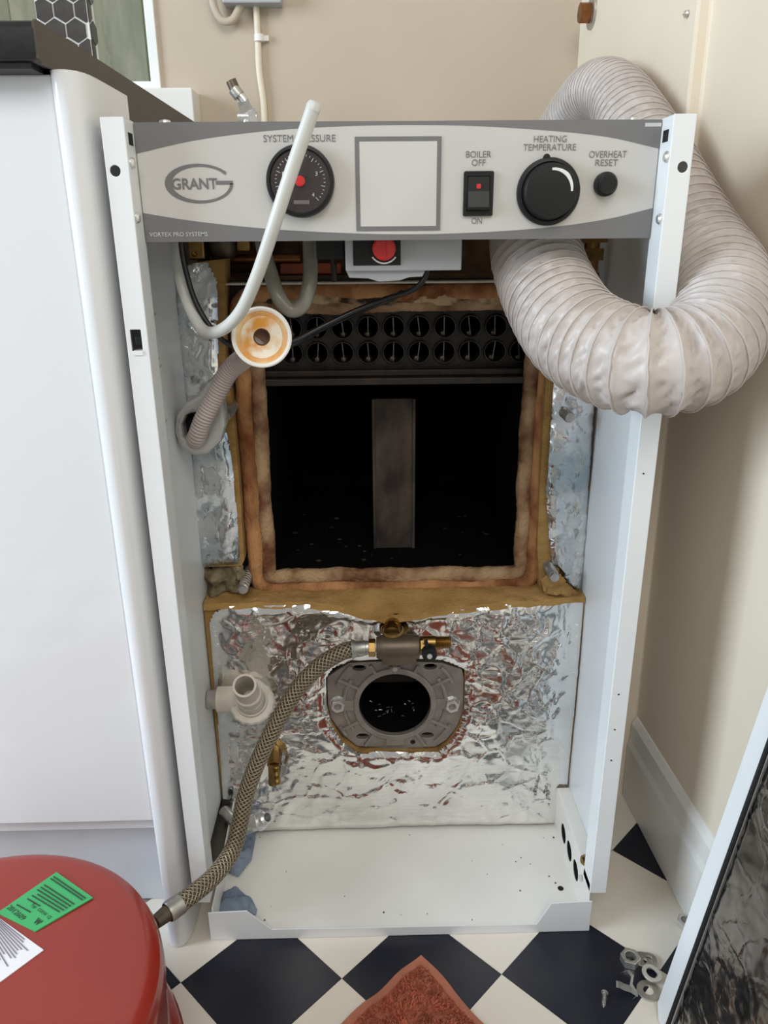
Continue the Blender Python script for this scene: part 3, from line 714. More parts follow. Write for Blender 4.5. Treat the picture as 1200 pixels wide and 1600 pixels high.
# --- insulation around the burner opening
FY = .165
zt = [(P(px, py, Y=FY).x, P(px, py, Y=FY).z) for px, py in ((333, 960), (352, 948), (420, 947), (470, 946), (530, 952), (575, 966), (606, 972), (650, 964), (700, 956), (760, 951), (800, 946), (911, 938))]
outer = [(-.2315, .012), (.2195, .014), (.2200, .0695), (.2315, .0700)] + [(.2315, zt[-1][1])] + zt[::-1][1:] + [(zt[0][0]-.006, zt[0][1]-.012)]
dcut = [(P(px, py, Y=FY).x, P(px, py, Y=FY).z) for px, py in ((509, 1062), (520, 1047), (548, 1035), (600, 1032), (640, 1032), (690, 1034), (712, 1042), (727, 1050), (727, 1075), (726, 1110), (718, 1138), (704, 1160), (684, 1178), (640, 1177), (590, 1176), (565, 1180), (535, 1160), (518, 1135), (510, 1105))]
vcut = [(P(px, py, Y=FY).x, P(px, py, Y=FY).z) for px, py in ((592, 985), (598, 968), (612, 962), (632, 968), (640, 985), (630, 997), (602, 997))]
tear = [(P(px, py, Y=FY).x, P(px, py, Y=FY).z) for px, py in ((418, 1168), (430, 1162), (440, 1180), (437, 1212), (420, 1216))]
def foil_place(x, z, d):
    edge = min(1, -d/.012)
    def crease(fx, fz, sd, w): return max(0, 1-abs(noise.noise(Vector((x*fx, z*fz, sd))))*w)
    y = FY+.0030*noise.noise(Vector((x*7, z*8, 3.1)))
    y += .0017*facet(x*26+.8*noise.noise(Vector((x*40, z*40, 1))), z*36+x*9, 1.3)+.0005*facet(x*62-z*20, z*92+x*25, 4.4)
    y -= .0009*crease(10, 17, 1.7, 8)+.0007*crease(26, 34, 5.7, 6)
    y -= .00025*fbm(x*90, z*120, 2.2, 2)
    y -= .010*max(0, (.10-z)/.10)**1.5                       # the foot of the sheet bulges out over the tray
    return Vector((x, y+.004*(1-edge)**2, z))
bm = BM(); sheet(bm, outer, [dcut, vcut, tear], .0026, foil_place)
ins = empty('front_insulation', (0, FY+.02, .01)); ins.parent = boiler; ins.location = Vector((0, FY+.02, .01))-boiler.location
obj('foil_face', bm, m_foil, ins, angle=80)
# wool slab behind the foil
so = [(-.2325, .010), (.2185, .012), (.2190, .0695), (.2330, .0700), (.2330, zt[-1][1]+.002)] + [(x, z+.0015) for x, z in zt[::-1][1:-1]] + [(-.2325, zt[1][1]+.002)]
bm = BM(); plate(bm, so, [[(a, b) for a, b in dcut], vcut], (0, FY+.0055, 0), (1, 0, 0), (0, 0, 1), 0)
e = bmesh.ops.extrude_face_region(bm, geom=list(bm.faces)); bmesh.ops.translate(bm, verts=[k for k in e['geom'] if isinstance(k, bmesh.types.BMVert)], vec=(0, .044, 0))
obj('wool_slab', bm, m_wool, ins, smooth=False)
def top_z(x):
    q_ = sorted(zt)
    if x <= q_[1][0]: return q_[1][1]+.002
    for a, b in zip(q_, q_[1:]):
        if a[0] <= x <= b[0]: return a[1]+(b[1]-a[1])*(x-a[0])/(b[0]-a[0])+.002
    return q_[-1][1]+.002
bm = BM(); gv = []
for i in range(121):
    x = -.2325+.465*i/120; row = []
    for j in range(12):
        y = FY+.001+.0485*j/11; rz_ = top_z(x)
        row.append(bm.verts.new((x, y+.002*fbm(x*60, y*60, 1), (rz_+(max(z for _, z in zt)+.002-rz_)*min(1, j/7))+.0022*fbm(x*45, y*70, 3, 4)-(.006 if j == 0 else 0))))
    gv.append(row)
for a, b in zip(gv, gv[1:]):
    for k in range(11): bm.faces.new((a[k], b[k], b[k+1], a[k+1]))
obj('torn_wool_edge', bm, m_wool, ins)

# --- side insulation strips
def side_ins(name, px_poly, Y, edge_poly, tilt):
    root = empty(name, (P(*px_poly[0], Y=Y).x, Y, .36)); root.parent = boiler; root.location = root.location-boiler.location
    ot = [(P(a, b, Y=Y).x, P(a, b, Y=Y).z) for a, b in px_poly]
    def pl(x, z, d):
        w = facet(x*55, z*60+x*20, 8.3)*1.3+facet(x*120, z*130, 2.3)*.5; e_ = min(1, -d/.010)
        return Vector((x, Y+.0026*w+.003*fbm(x*14, z*10, 1, 2)+.006*(1-e_)**2, z))
    bm = BM(); sheet(bm, ot, [], .0024, pl); obj('foil_face', bm, m_foil_side, root, angle=80)
    ot2 = [(P(a, b, Y=Y).x, P(a, b, Y=Y).z) for a, b in edge_poly]
    bm = BM(); plate(bm, ot2, [], (0, Y+.008, 0), (1, 0, 0), (0, 0, 1), 0)
    e = bmesh.ops.extrude_face_region(bm, geom=list(bm.faces)); bmesh.ops.translate(bm, verts=[k for k in e['geom'] if isinstance(k, bmesh.types.BMVert)], vec=(0, .035, 0))
    obj('wool_strip', bm, m_wool, root, smooth=False)
    return root
side_ins('side_insulation', [(268, 425), (300, 412), (322, 410), (338, 440), (340, 560), (346, 640), (358, 700), (366, 760), (374, 884), (308, 890), (300, 800), (296, 700), (285, 600), (272, 500)], .185,
         [(266, 424), (300, 411), (349, 405), (350, 560), (362, 640), (374, 780), (380, 880), (376, 888), (306, 891), (294, 700), (270, 500)], 0)
side_ins('side_insulation', [(868, 560), (938, 560), (930, 640), (922, 780), (912, 935), (884, 925), (862, 880), (854, 760), (862, 640)], .185,
         [(858, 560), (940, 560), (931, 640), (923, 780), (913, 936), (846, 936), (842, 860), (846, 760), (853, 640)], 0)
# loose wool lumps
for nm, poly, Y in (('loose_wool', [(318, 890), (378, 880), (388, 900), (372, 930), (322, 936)], .20), ('loose_wool', [(846, 905), (868, 885), (886, 908), (906, 930), (880, 932), (850, 934)], .180)):
    ot = [(P(a, b, Y=Y).x, P(a, b, Y=Y).z) for a, b in poly]
    bm = BM(); sheet(bm, ot, [], .003, lambda x, z, d: Vector((x, Y+.012*fbm(x*60, z*60, 2)-.01*min(1, -d/.01), z))); obj(nm, bm, m_wool2 if poly[0][0] < 500 else m_wool, boiler)

# --- combustion chamber
ch = empty('combustion_chamber', (0, .3, .33)); ch.parent = boiler; ch.location = Vector((0, .3, .33))-boiler.location
CY = .224
CX0, CX1, CZ0, CZ1 = -.1545, .1590, .3640, .6920
bm = BM()
plate(bm, rect(-.2335, .2335, .20, .722), [rect(CX0, CX1, CZ0, CZ1)], (0, CY, 0), (1, 0, 0), (0, 0, 1), 0)
e = bmesh.ops.extrude_face_region(bm, geom=list(bm.faces)); bmesh.ops.translate(bm, verts=[k for k in e['geom'] if isinstance(k, bmesh.types.BMVert)], vec=(0, .006, 0))
obj('front_plate', bm, m_sootsteel, ch, smooth=False)
bm = BM()   # chamber shell, open to the front
x0, x1, y0, y1, z0, z1 = CX0, CX1, CY+.006, .56, CZ0, .612
for quad in (((x0, y0, z0), (x1, y0, z0), (x1, y1, z0), (x0, y1, z0)), ((x0, y0, z1), (x1, y0, z1), (x1, y1, z1), (x0, y1, z1)), ((x0, y1, z0), (x1, y1, z0), (x1, y1, z1), (x0, y1, z1)), ((x0, y0, z0), (x0, y1, z0), (x0, y1, z1), (x0, y0, z1)), ((x1, y0, z0), (x1, y1, z0), (x1, y1, z1), (x1, y0, z1))):
    bm.faces.new([bm.verts.new(v) for v in quad])
bmesh.ops.remove_doubles(bm, verts=bm.verts, dist=1e-5); bmesh.ops.recalc_face_normals(bm, faces=bm.faces)
e = bmesh.ops.solidify(bm, geom=list(bm.faces), thickness=.003)
obj('fire_box', bm, m_soot, ch, smooth=False)
# tube plate with two rows of flue tubes
TY = .243
tx = [.0318+.0298*k for k in range(-6, 5)]; tz = (.6672, .6382)
bm = BM(); plate(bm, rect(CX0, CX1, .612, .70), [circ(x, z, .0118, 24) for x in tx for z in tz], (0, TY, 0), (1, 0, 0), (0, 0, 1), 0)
e = bmesh.ops.extrude_face_region(bm, geom=list(bm.faces)); bmesh.ops.translate(bm, verts=[k for k in e['geom'] if isinstance(k, bmesh.types.BMVert)], vec=(0, .006, 0))
box(bm, CX0, CX1, TY+.10, TY+.106, .612, .70); box(bm, CX0, CX1, TY-.012, TY+.10, .698, .704)
obj('tube_plate', bm, m_sootsteel, ch, smooth=False)
tube_proto = None
def tube_mesh():
    bm = BM(); lathe(bm, (0, 0, 0), (0, -1, 0), [(.0118, -.09), (.0134, -.09), (.0134, .0045), (.0129, .0055), (.0120, .0055), (.0115, .004), (.0115, -.09)], 28)
    box(bm, -.0005, .0005, .004, .06, -.0112, .0112, 1); lathe(bm, (-.001, .012, -.0095), (0, -1, 0), [(.0, .0), (.0055, .0), (.003, .004), (0, .005)], 10, 1)
    bmesh.ops.recalc_face_normals(bm, faces=bm.faces)
    me = bpy.data.meshes.new('flue_tube'); bm.to_mesh(me); bm.free(); me.materials.append(m_tubesteel); me.materials.append(m_strip)
    me.polygons.foreach_set('use_smooth', [True]*len(me.polygons)); me.set_sharp_from_angle(angle=math.radians(35)); return me
tme = tube_mesh()
for z in tz:
    for x in tx:
        o = bpy.data.objects.new('flue_tube', tme); COL.objects.link(o); o.parent = ch; o.location = Vector((x, TY, z))-Vector((0, .3, .33)); o.rotation_euler = (0, random.uniform(-.14, .14), 0)
bm = BM(); box(bm, CX0-.004, CX1+.004, .214, TY+.004, .6045, .6125); box(bm, CX0, CX1, .226, .232, .6125, .620); obj('ledge', bm, m_sootsteel, ch, smooth=False, bevel=.0012)
bm = BM(); box(bm, -.0245, .0315, .295, .300, CZ0, .572); box(bm, -.0245, -.0205, .292, .298, CZ0, .572); box(bm, .0275, .0315, .292, .298, CZ0, .572); obj('baffle', bm, m_baffle, ch, smooth=False, bevel=.001)
bm = BM(); 
for k in range(60):
    x, y = random.uniform(CX0+.01, CX1-.01), random.uniform(.25, .45); s = random.uniform(.002, .006)
    lathe(bm, (x, y, CZ0), (0, 0, 1), [(s, 0), (s*.7, s*.5), (0, s*.8)], 6)
tag(obj('rust_flakes', bm, m_baffle, ch), kind='stuff')
# rope gasket: outer cord and inner frayed band, rounded rectangle
def frame_path(x0, x1, z0, z1, r, y):
    pts = []
    for cx, cz, a in ((x1-r, z1-r, 0), (x0+r, z1-r, 90), (x0+r, z0+r, 180), (x1-r, z0+r, 270)):
        for i in range(6):
            t = math.radians(a+90*i/5); pts.append(Vector((cx+r*math.cos(t), y, cz+r*math.sin(t))))
    pts.append(pts[0].copy()); out = []
    for a, b in zip(pts, pts[1:]):
        k = max(1, int((b-a).length/.003))
        for i in range(k): out.append(a.lerp(b, i/k))
    out.append(pts[0].copy()); return out
def wobble(pts, amp, f, seed):
    return [p+Vector((amp*noise.noise(p*f+Vector((seed, 0, 0))), .6*amp*noise.noise(p*f+Vector((0, seed, 5))), amp*noise.noise(p*f+Vector((3, 0, seed))))) for p in pts]
def cord(name, x0, x1, z0, z1, r, y, rad, m, amp, seed):
    path = wobble(frame_path(x0, x1, z0, z1, r, y), amp, 22, seed); path[-1] = path[0].copy()
    bm = BM(); tube(bm, path, rad, 14, rf=lambda s, th, i: rad*(1+.10*noise.noise(path[i]*90+Vector((math.cos(th), math.sin(th), 0))*1.4)+.06*noise.noise(path[i]*300+Vector((math.cos(th), math.sin(th), seed))*3)), caps=False)
    return obj(name, bm, m, ch, angle=80)
cord('rope_gasket', -.1725, .1765, .3470, .7075, .022, .2130, .0098, m_rope, .0026, 1.0)
cord('rope_gasket', -.1570, .1615, .3620, .6960, .010, .2165, .0095, m_rope2, .0032, 4.0)
bm = BM()
def topband(x, z, d): return Vector((x, .205+.004*fbm(x*30, z*60)+.004*(1-min(1, -d/.006)), z))
sheet(bm, [(-.158, .695), (.158, .693), (.163, .7125), (-.163, .714)], [], .0028, topband); obj('top_gasket', bm, m_rope_top, ch, angle=80)
bm = BM(); box(bm, -.182, .186, .200, .226, .7180, .7200); obj('flange_edge', bm, m_pvc, ch, smooth=False)
# studs
for tx_, ty_, yy in ((352, 650, .155), (891, 653, .155), (867, 903, .155), (379, 922, .165)):
    q = P(tx_, ty_, Y=yy); base = Vector((q.x, CY+.004, q.z)); pts = [base.lerp(q, i/60) for i in range(61)]
    bm = BM(); tube(bm, pts, .0062, 14, rf=lambda s, th, i: .0060+.0005*math.sin(2*PI*(s/.0018)+th) if i < 58 else .0052); obj('stud', bm, m_zinc_dull, ch)

# --- pipework seen between the panel and the chamber
pw = empty('upper_pipework', (0, .3, .73)); pw.parent = boiler; pw.location = Vector((0, .3, .73))-boiler.location
bm = BM(); sheet(bm, [(-.233, .722), (.233, .722), (.233, .845), (-.233, .845)], [], .006, lambda x, z, d: Vector((x, .30+.02*fbm(x*12, z*18, 4), z))); obj('lagging', bm, m_bulk, pw)
bm = BM(); box(bm, -.2335, .2335, .226, .60, .722, .726); obj('chamber_top', bm, m_bulk, pw, smooth=False)
def at2(px, py, Y): return P(px, py, Y=Y)
bm = BM(); a, b = at2(438, 412, .24), at2(533, 428, .24); box(bm, a.x, b.x, .235, .26, b.z, a.z); obj('painted_bar', bm, m_orange, pw, smooth=False, bevel=.002, label='orange-red painted bar')
bm = BM(); a, b = at2(340, 405, .25), at2(470, 405, .25); cyl(bm, a, b, .006, 16); obj('copper_pipe', bm, m_copper, pw)
bm = BM(); a, b = at2(300, 380, .22), at2(322, 406, .22); box(bm, a.x-.004, b.x, .215, .245, b.z, a.z+.02); lathe(bm, at2(303, 397, .214), (0, -1, 0), [(.003, 0), (.003, .002), (0, .002)], 10); obj('brass_block', bm, m_brass, pw, smooth=False, bevel=.002)
bm = BM(); a, b = at2(370, 376, .23), at2(392, 392, .23); box(bm, a.x, b.x, .225, .25, b.z, a.z+.01); obj('brass_block', bm, m_brass, pw, smooth=False, bevel=.002)
bm = BM(); q = at2(348, 384, .235); lathe(bm, q-Vector((0, 0, .016)), (0, 0, 1), [(0, 0), (.012, .002), (.017, .012), (.017, .03), (0, .03)], 18); obj('pump_body', bm, m_bronze, pw)
bm = BM(); q = at2(922, 425, .19); cyl(bm, q, q+Vector((0, 0, .035)), .008, 14); prism(bm, q+Vector((0, 0, .012)), (0, 0, 1), .013, .012, 6); prism(bm, q+Vector((0, 0, .03)), (0, 0, 1), .016, .012, 6); cyl(bm, q+Vector((0, 0, .036)), q+Vector((0, 0, .09)), .007, 14); obj('brass_valve', bm, m_brass, pw, label='brass valve in the upper right corner')
bm = BM(); q = at2(922, 425, .19); cyl(bm, q-Vector((0, 0, .03)), q, .006, 14); obj('copper_pipe', bm, m_copper, pw)

# --- burner mounting flange
BC = P(617, 1100, Y=.172); bx, bz = BC.x, BC.z; BY = .1735
bfl = empty('burner_flange', (bx, BY, bz-.06)); bfl.parent = boiler; bfl.location = Vector((bx, BY, bz-.06))-boiler.location
do = [(P(px, py, Y=BY).x, P(px, py, Y=BY).z) for px, py in ((511, 1070), (511, 1058), (545, 1036), (590, 1034), (640, 1034), (690, 1036), (722, 1046), (725, 1060), (724, 1110), (714, 1136), (698, 1156), (680, 1167), (640, 1169), (632, 1172), (602, 1172), (595, 1168), (558, 1166), (535, 1148), (517, 1122), (512, 1100))]
slots = []
for ang, rr in ((52, .073), (128, .073), (232, .069), (308, .069)):
    a = math.radians(ang); cx, cz = bx+rr*math.cos(a), bz+rr*.92*math.sin(a); tw = 1.0; sg2 = 1 if math.cos(a)*math.sin(a) > 0 else -1
    sl = [(cx+.0075*math.cos(t)*math.cos(a+PI*.5)*0+tw*.0085*math.cos(t)*math.cos(a-.9*sg2)-.0044*math.sin(t)*math.sin(a-.9*sg2), cz+.0085*math.cos(t)*math.sin(a-.9*sg2)+.0044*math.sin(t)*math.cos(a-.9*sg2)) for t in [2*PI*i/14 for i in range(14)]]
    slots.append(sl)
RH = .0462
bm = BM(); plate(bm, do, [circ(bx, bz, RH, 56)]+slots, (0, BY, 0), (1, 0, 0), (0, 0, 1), 0)
e = bmesh.ops.extrude_face_region(bm, geom=list(bm.faces)); bmesh.ops.translate(bm, verts=[k for k in e['geom'] if isinstance(k, bmesh.types.BMVert)], vec=(0, .008, 0))
obj('flange_plate', bm, m_cast, bfl, smooth=False, bevel=.0008)
bm = BM(); lathe(bm, (bx, BY, bz), (0, -1, 0), [(RH, -.002), (RH, .0045), (RH+.0006, .0052), (RH+.0062, .0052), (RH+.0072, .0042), (RH+.0072, -.002)], 64)
obj('rim_ring', bm, m_cast, bfl)
for k, ang in enumerate((0, 28, 62, 90, 118, 152, 180, 208, 238, 270, 302, 332)):
    a = math.radians(ang); d = Vector((math.cos(a), 0, math.sin(a))); nn = Vector((-d.z, 0, d.x)); c0 = Vector((bx, 0, bz)); w = .0020 if ang % 90 else .007
    r1 = .056 if ang in (90,) else .082
    if ang == 270: r1 = .062; w = .012
    if sdf(do, bx+r1*d.x, bz+r1*d.z)[0] > -.003:
        while sdf(do, bx+r1*d.x, bz+r1*d.z)[0] > -.003: r1 -= .002
    r0 = RH+.006
    bm = BM(); base = [c0+d*r0-nn*w, c0+d*r1-nn*w, c0+d*r1+nn*w, c0+d*r0+nn*w]
    lo = [bm.verts.new((v.x, BY+.001, v.z)) for v in base]; hi = [bm.verts.new((v.x, BY-.0042, v.z)) for v in base]
    bm.faces.new(hi); 
    for i in range(4): bm.faces.new((lo[i], lo[(i+1) % 4], hi[(i+1) % 4], hi[i]))
    obj('rib', bm, m_cast, bfl, smooth=False, bevel=.0005)
for sg in (-1, 1):      # curved ribs left and right
    bm = BM(); pts = [Vector((bx+.066*math.cos(math.radians(t))*sg, BY-.0004, bz+.066*math.sin(math.radians(t)))) for t in range(-34, 35, 4)]; tube(bm, pts, .0030, 8); obj('rib', bm, m_cast, bfl)
    for q0 in (-38, 32):
        bm = BM(); pts = [Vector((bx+.079*math.cos(math.radians(t))*sg, BY-.0004, bz+.079*math.sin(math.radians(t)))) for t in range(q0-10, q0+16, 4)]; 
        pts = [p for p in pts if sdf(do, p.x, p.z)[0] < -.003]
        if len(pts) > 2: tube(bm, pts, .0030, 8); obj('rib', bm, m_cast, bfl)
        else: bm.free()
for px in (528, 706):
    q = P(px, 1100, Y=BY-.004)
    bm = BM(); prism(bm, (q.x, BY-.0005, q.z), (0, -1, 0), .0105, .0018, 24, .005); obj('bolt_washer', bm, m_zinc, bfl)
    bm = BM(); prism(bm, (q.x, BY-.002, q.z), (0, -1, 0), .0092, .009, 6, .0046, rot=.3); lathe(bm, (q.x, BY, q.z), (0, -1, 0), [(.0045, 0), (.0045, .003), (0, .003)], 16, 0); obj('bolt_nut', bm, m_zinc, bfl, smooth=False, bevel=.0006)
q = P(617, 1041, Y=BY); bm = BM(); cyl(bm, (q.x, BY, q.z), (q.x, BY-.008, q.z), .0032, 12); obj('set_screw', bm, m_zinc, bfl)
q = P(645, 1159, Y=BY); bm = BM(); lathe(bm, (q.x, BY-.0006, q.z), (0, 1, 0), [(.0034, 0), (0, .0005)], 14); obj('pin_hole', bm, m_black2, bfl)
bm = BM(); lathe(bm, (bx, BY+.001, bz), (0, 1, 0), [(RH-.0012, 0), (RH-.0012, .10), (0, .10)], 48); obj('blast_tube', bm, m_soot, bfl, recalc=True)
bm = BM()
for k in range(18):
    x, y = bx+random.uniform(-.030, .030), random.uniform(BY+.025, BY+.06); zz = bz-math.sqrt(RH**2-(x-bx)**2)+.0026
    d = Vector((random.uniform(-1, 1), random.uniform(-.4, .4), random.uniform(0, .5))).normalized()*random.uniform(.002, .005)
    p0 = Vector((x, y, zz)); tube(bm, [p0, p0+d*.5+Vector((0, 0, .0006)), p0+d], .0006, 5)
tag(obj('ash_flakes', bm, m_zinc_dull, bfl), kind='stuff')

# --- condensate elbow and drain tap on the foil
el = empty('condensate_elbow', P(385, 1110, Y=.15)); el.parent = boiler; el.location = el.location-boiler.location
EY = .128
hub = P(392, 1092, Y=EY+.02)
bm = BM(); a = P(335, 1090, Y=EY+.02); cyl(bm, Vector((-.2330, a.y, hub.z+.0005)), Vector((a.x+.008, a.y, hub.z)), .0118, 20); obj('waste_pipe', bm, mat('greyed_pvc', (.46, .43, .38), .5, var=.3, vscale=60), el)
bm = BM(); cyl(bm, Vector((a.x+.004, a.y, hub.z)), Vector((hub.x, a.y, hub.z)), .0158, 22, r2=.0172); lathe(bm, hub+Vector((0, .014, -.004)), (0, -1, .35), [(0, 0), (.021, .001), (.023, .008), (.020, .016), (0, .018)], 26); obj('elbow_body', bm, m_pvc, el)
noz0 = hub+Vector((.003, -.004, -.006)); noz1 = P(382, 1071, Y=EY-.036); ax = (noz1-noz0); h = ax.length
bm = BM(); lathe(bm, noz0+ax*.06, ax, [(.017, 0), (.027, .001), (.028, .004), (.0265, .007), (.0195, .008), (.019, .012), (.017, .013)], 32)
for i, v in enumerate(list(bm.verts)): 
    d = v.co-noz0; k = d-ax.normalized()*d.dot(ax.normalized())
    if k.length > .026 and (i % 2): v.co -= k*.05
obj('lock_ring', bm, m_pvc, el)
bm = BM(); lathe(bm, noz0, ax, [(.0170, 0), (.0165, h*.40), (.0152, h*.42), (.0152, h*.52), (.0165, h*.54), (.0160, h*.62), (.0140, h*.64), (.0135, h*.78), (.0132, h*.86), (.0140, h*.87), (.0138, h), (.0112, h), (.0108, h*.3), (0, h*.3)], 32); obj('nozzle', bm, m_pvc, el, angle=30)
dr = empty('drain_tap', P(428, 1222, Y=.15)); dr.parent = boiler; dr.location = dr.location-boiler.location
bm = BM(); q0, q1 = P(428, 1168, Y=.172), P(428, 1196, Y=.150); cyl(bm, q0, q1, .009, 8); cyl(bm, q1+Vector((0, 0, .004)), P(427, 1225, Y=.146), .0075, 14, r2=.006); obj('tap_body', bm, m_brass, dr)
bm = BM(); a, b = P(431, 1196, Y=.142), P(433, 1224, Y=.138); pts = [a.lerp(b, i/40) for i in range(41)]; tube(bm, pts, .0045, 12, rf=lambda s, th, i: .0043+.0005*math.sin(2*PI*s/.002)); obj('hose_tail', bm, m_brass, dr)
# dark hole behind the torn foil
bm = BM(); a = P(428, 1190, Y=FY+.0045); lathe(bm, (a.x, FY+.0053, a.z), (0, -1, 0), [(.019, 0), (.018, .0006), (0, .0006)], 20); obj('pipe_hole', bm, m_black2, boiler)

# ------------------------------------------------------------------ thermostat box hanging below the panel
tb = empty('thermostat_box', P(630, 425, Y=.06), 'grey thermostat box with red knob hanging below the control panel', 'thermostat')
a, b = P(540, 424, Y=.06), P(722, 380, Y=.06)
bm = BM(); box(bm, a.x, b.x, .060, .100, a.z, b.z+.034); obj('case', bm, m_ltgrey, tb, smooth=False, bevel=.0012)
a2, b2 = P(552, 415, Y=.059), P(626, 380, Y=.059)
bm = BM(); box(bm, a2.x, b2.x, .0590, .0602, a2.z, b2.z+.02); obj('scale_plate', bm, m_black, tb, smooth=False)
q = P(600, 388, Y=.058); bm = BM(); lathe(bm, (q.x, .059, q.z), (0, -1, 0), [(.0105, 0), (.0105, .006), (.009, .008), (0, .0082)], 28); box(bm, q.x-.0008, q.x+.0008, .0500, .0512, q.z-.008, q.z+.008); obj('knob', bm, m_red, tb, angle=30)
bm = BM(); vs = []
for i in range(15):
    t = math.radians(215+110*i/14); vs.append([bm.verts.new((q.x+r*math.cos(t), .0587, q.z+r*math.sin(t))) for r in (.0122, .0136)])
for u, v in zip(vs, vs[1:]): bm.faces.new((u[0], v[0], v[1], u[1]))
obj('scale_arc', bm, m_white_ink, tb, smooth=False)
bm = BM(); bp_ = [(P(px, py, Y=.065).x, P(px, py, Y=.065).z) for px, py in ((541, 424), (546, 434), (575, 435), (592, 440), (625, 438), (640, 433), (660, 432), (664, 424), (664, 418), (541, 418))]
plate(bm, bp_, [], (0, .066, 0), (1, 0, 0), (0, 0, 1), 0); e = bmesh.ops.extrude_face_region(bm, geom=list(bm.faces)); bmesh.ops.translate(bm, verts=[k for k in e['geom'] if isinstance(k, bmesh.types.BMVert)], vec=(0, .002, 0)); obj('bracket', bm, m_ltgrey, tb, smooth=False)
bm = BM(); a, b = P(512, 395, Y=.09), P(538, 405, Y=.09); box(bm, a.x-.01, b.x, .08, .11, b.z, a.z+.02); tube(bm, [P(520, 400, Y=.09), P(523, 440, Y=.095)], .003, 8); obj('plug_block', bm, m_black, tb, smooth=False, bevel=.001)

# ------------------------------------------------------------------ fabric flue duct
dp = [(.135, .128, .800), (.1365, .112, .750), (.1440, .064, .711), (.1585, .006, .682), (.1935, -.0445, .6685), (.2395, -.040, .6740), (.2760, .000, .6975), (.2930, .053, .7260), (.2910, .108, .7550), (.2820, .155, .7920), (.2730, .200, .8310), (.2680, .260, .8770), (.2680, .335, .9190), (.2670, .420, .9380), (.2650, .510, .9280), (.2570, .640, .890)]
DP = spline(dp, .0011)
DRAD = .0425
def duct_r(s, th, i):
    pitch = .0122
    ph = (s/pitch-th/(2*PI)+.10*noise.noise(Vector((s*30, 2.0, 0)))) % 1.0
    rib = math.exp(-((min(ph, 1-ph))/.11)**2)
    sag = math.sin(PI*ph)
    p = DP[i]
    w = noise.noise(Vector((th*2.4+s*55, s*95, 1.3)))*.6+noise.noise(Vector((th*6.5-s*150, s*190, 4.3)))*.6
    cre = max(0, noise.noise(Vector((th*3.2+ph*1.9, s/pitch*1.0, 9.1))))
    rdg = max(0, 1-5*abs(noise.noise(Vector((th*3.4+s*190, s*70, 6.6)))))
    fade = min(1, max(0, (s-.045)/.03))
    return DRAD-.0085*min(1, max(0, (p.y-.20)/.12))*(1 if s > .3 else 0)+fade*(.0013*rib-.0026*sag+.0026*w*sag-.0046*cre*sag-.0026*rdg*sag)
duct = empty('flue_duct', (.19, -.05, .63), 'ribbed pale fabric duct looping out of the boiler and around its right side', 'duct')
bm = BM(); tube(bm, DP, DRAD, 96, rf=duct_r, caps=False); obj('hose', bm, m_duct, duct, angle=75)
bm = BM(); cpts = DP[4:52]; tube(bm, cpts, .0440, 48, caps=False); obj('collar', bm, m_collar, duct)
bm = BM(); wpts = []; m_ = len(DP)
T = [((DP[min(i+1, m_-1)]-DP[max(i-1, 0)]).normalized()) for i in range(m_)]; u = basis(T[0])[0]; S = 0; pr = []
for i in range(m_):
    if i: S += (DP[i]-DP[i-1]).length
    u = (u-T[i]*u.dot(T[i])).normalized(); pr.append((DP[i].copy(), u.copy(), T[i].cross(u), S))
k = 0; Sx = .055
while Sx < S-.01:
    while k < m_-1 and pr[k+1][3] < Sx: k += 1
    th = 2*PI*(Sx/.0122+.10*noise.noise(Vector((Sx*30, 2.0, 0)))); t = (Sx-pr[k][3])/(pr[k+1][3]-pr[k][3]); c = pr[k][0].lerp(pr[k+1][0], t)
    wpts.append(c+(pr[k][1]*math.cos(th)+pr[k][2]*math.sin(th))*(DRAD+.0012-.0085*min(1, max(0, (c.y-.20)/.12))*(1 if Sx > .3 else 0))); Sx += .0122/36
tube(bm, wpts, .00085, 6); obj('wire_rib', bm, m_duct, duct)

# ------------------------------------------------------------------ hoses and cables
def hose_thing(name, pts, r, m, label, cat, n=16, step=.004, rf=None):
    root = empty(name, Vector(pts[len(pts)//2]), label, cat)
    bm = BM(); tube(bm, spline(pts, step), r, n, rf); obj('hose', bm, m, root)
    return root
gh = hose_thing('grey_hose', [P(489, 170, Y=-.035), P(470, 225, Y=-.034), P(448, 290, Y=-.032), P(424, 365, Y=-.025), P(400, 435, Y=-.012), P(375, 488, Y=.005), P(345, 516, Y=.022), P(318, 516, Y=.05), P(296, 480, Y=.075), P(281, 430, Y=.085), P(277, 380, Y=.085), P(276, 340, Y=.085)], .0054, m_hosegrey, 'pale grey hose hanging in front of the pressure gauge, its end above the panel', 'hose', 20)
bm = BM(); q = P(489, 170, Y=-.035); q2 = P(492, 160, Y=-.0345); lathe(bm, q, q2-q, [(.0054, -.002), (.0056, .002), (.0044, .0045), (0, .0055)], 18); obj('hose_tip', bm, m_hosegrey, gh)
hose_thing('clear_hose', [P(484, 360, Y=.13), P(485, 400, Y=.125), P(484, 440, Y=.115), P(474, 475, Y=.11), P(455, 485, Y=.11), P(436, 465, Y=.11), P(422, 425, Y=.12), P(412, 390, Y=.13), P(408, 350, Y=.14)], .0074, m_hoseclear, 'cloudy clear hose bent in a U below the control panel', 'hose', 18)
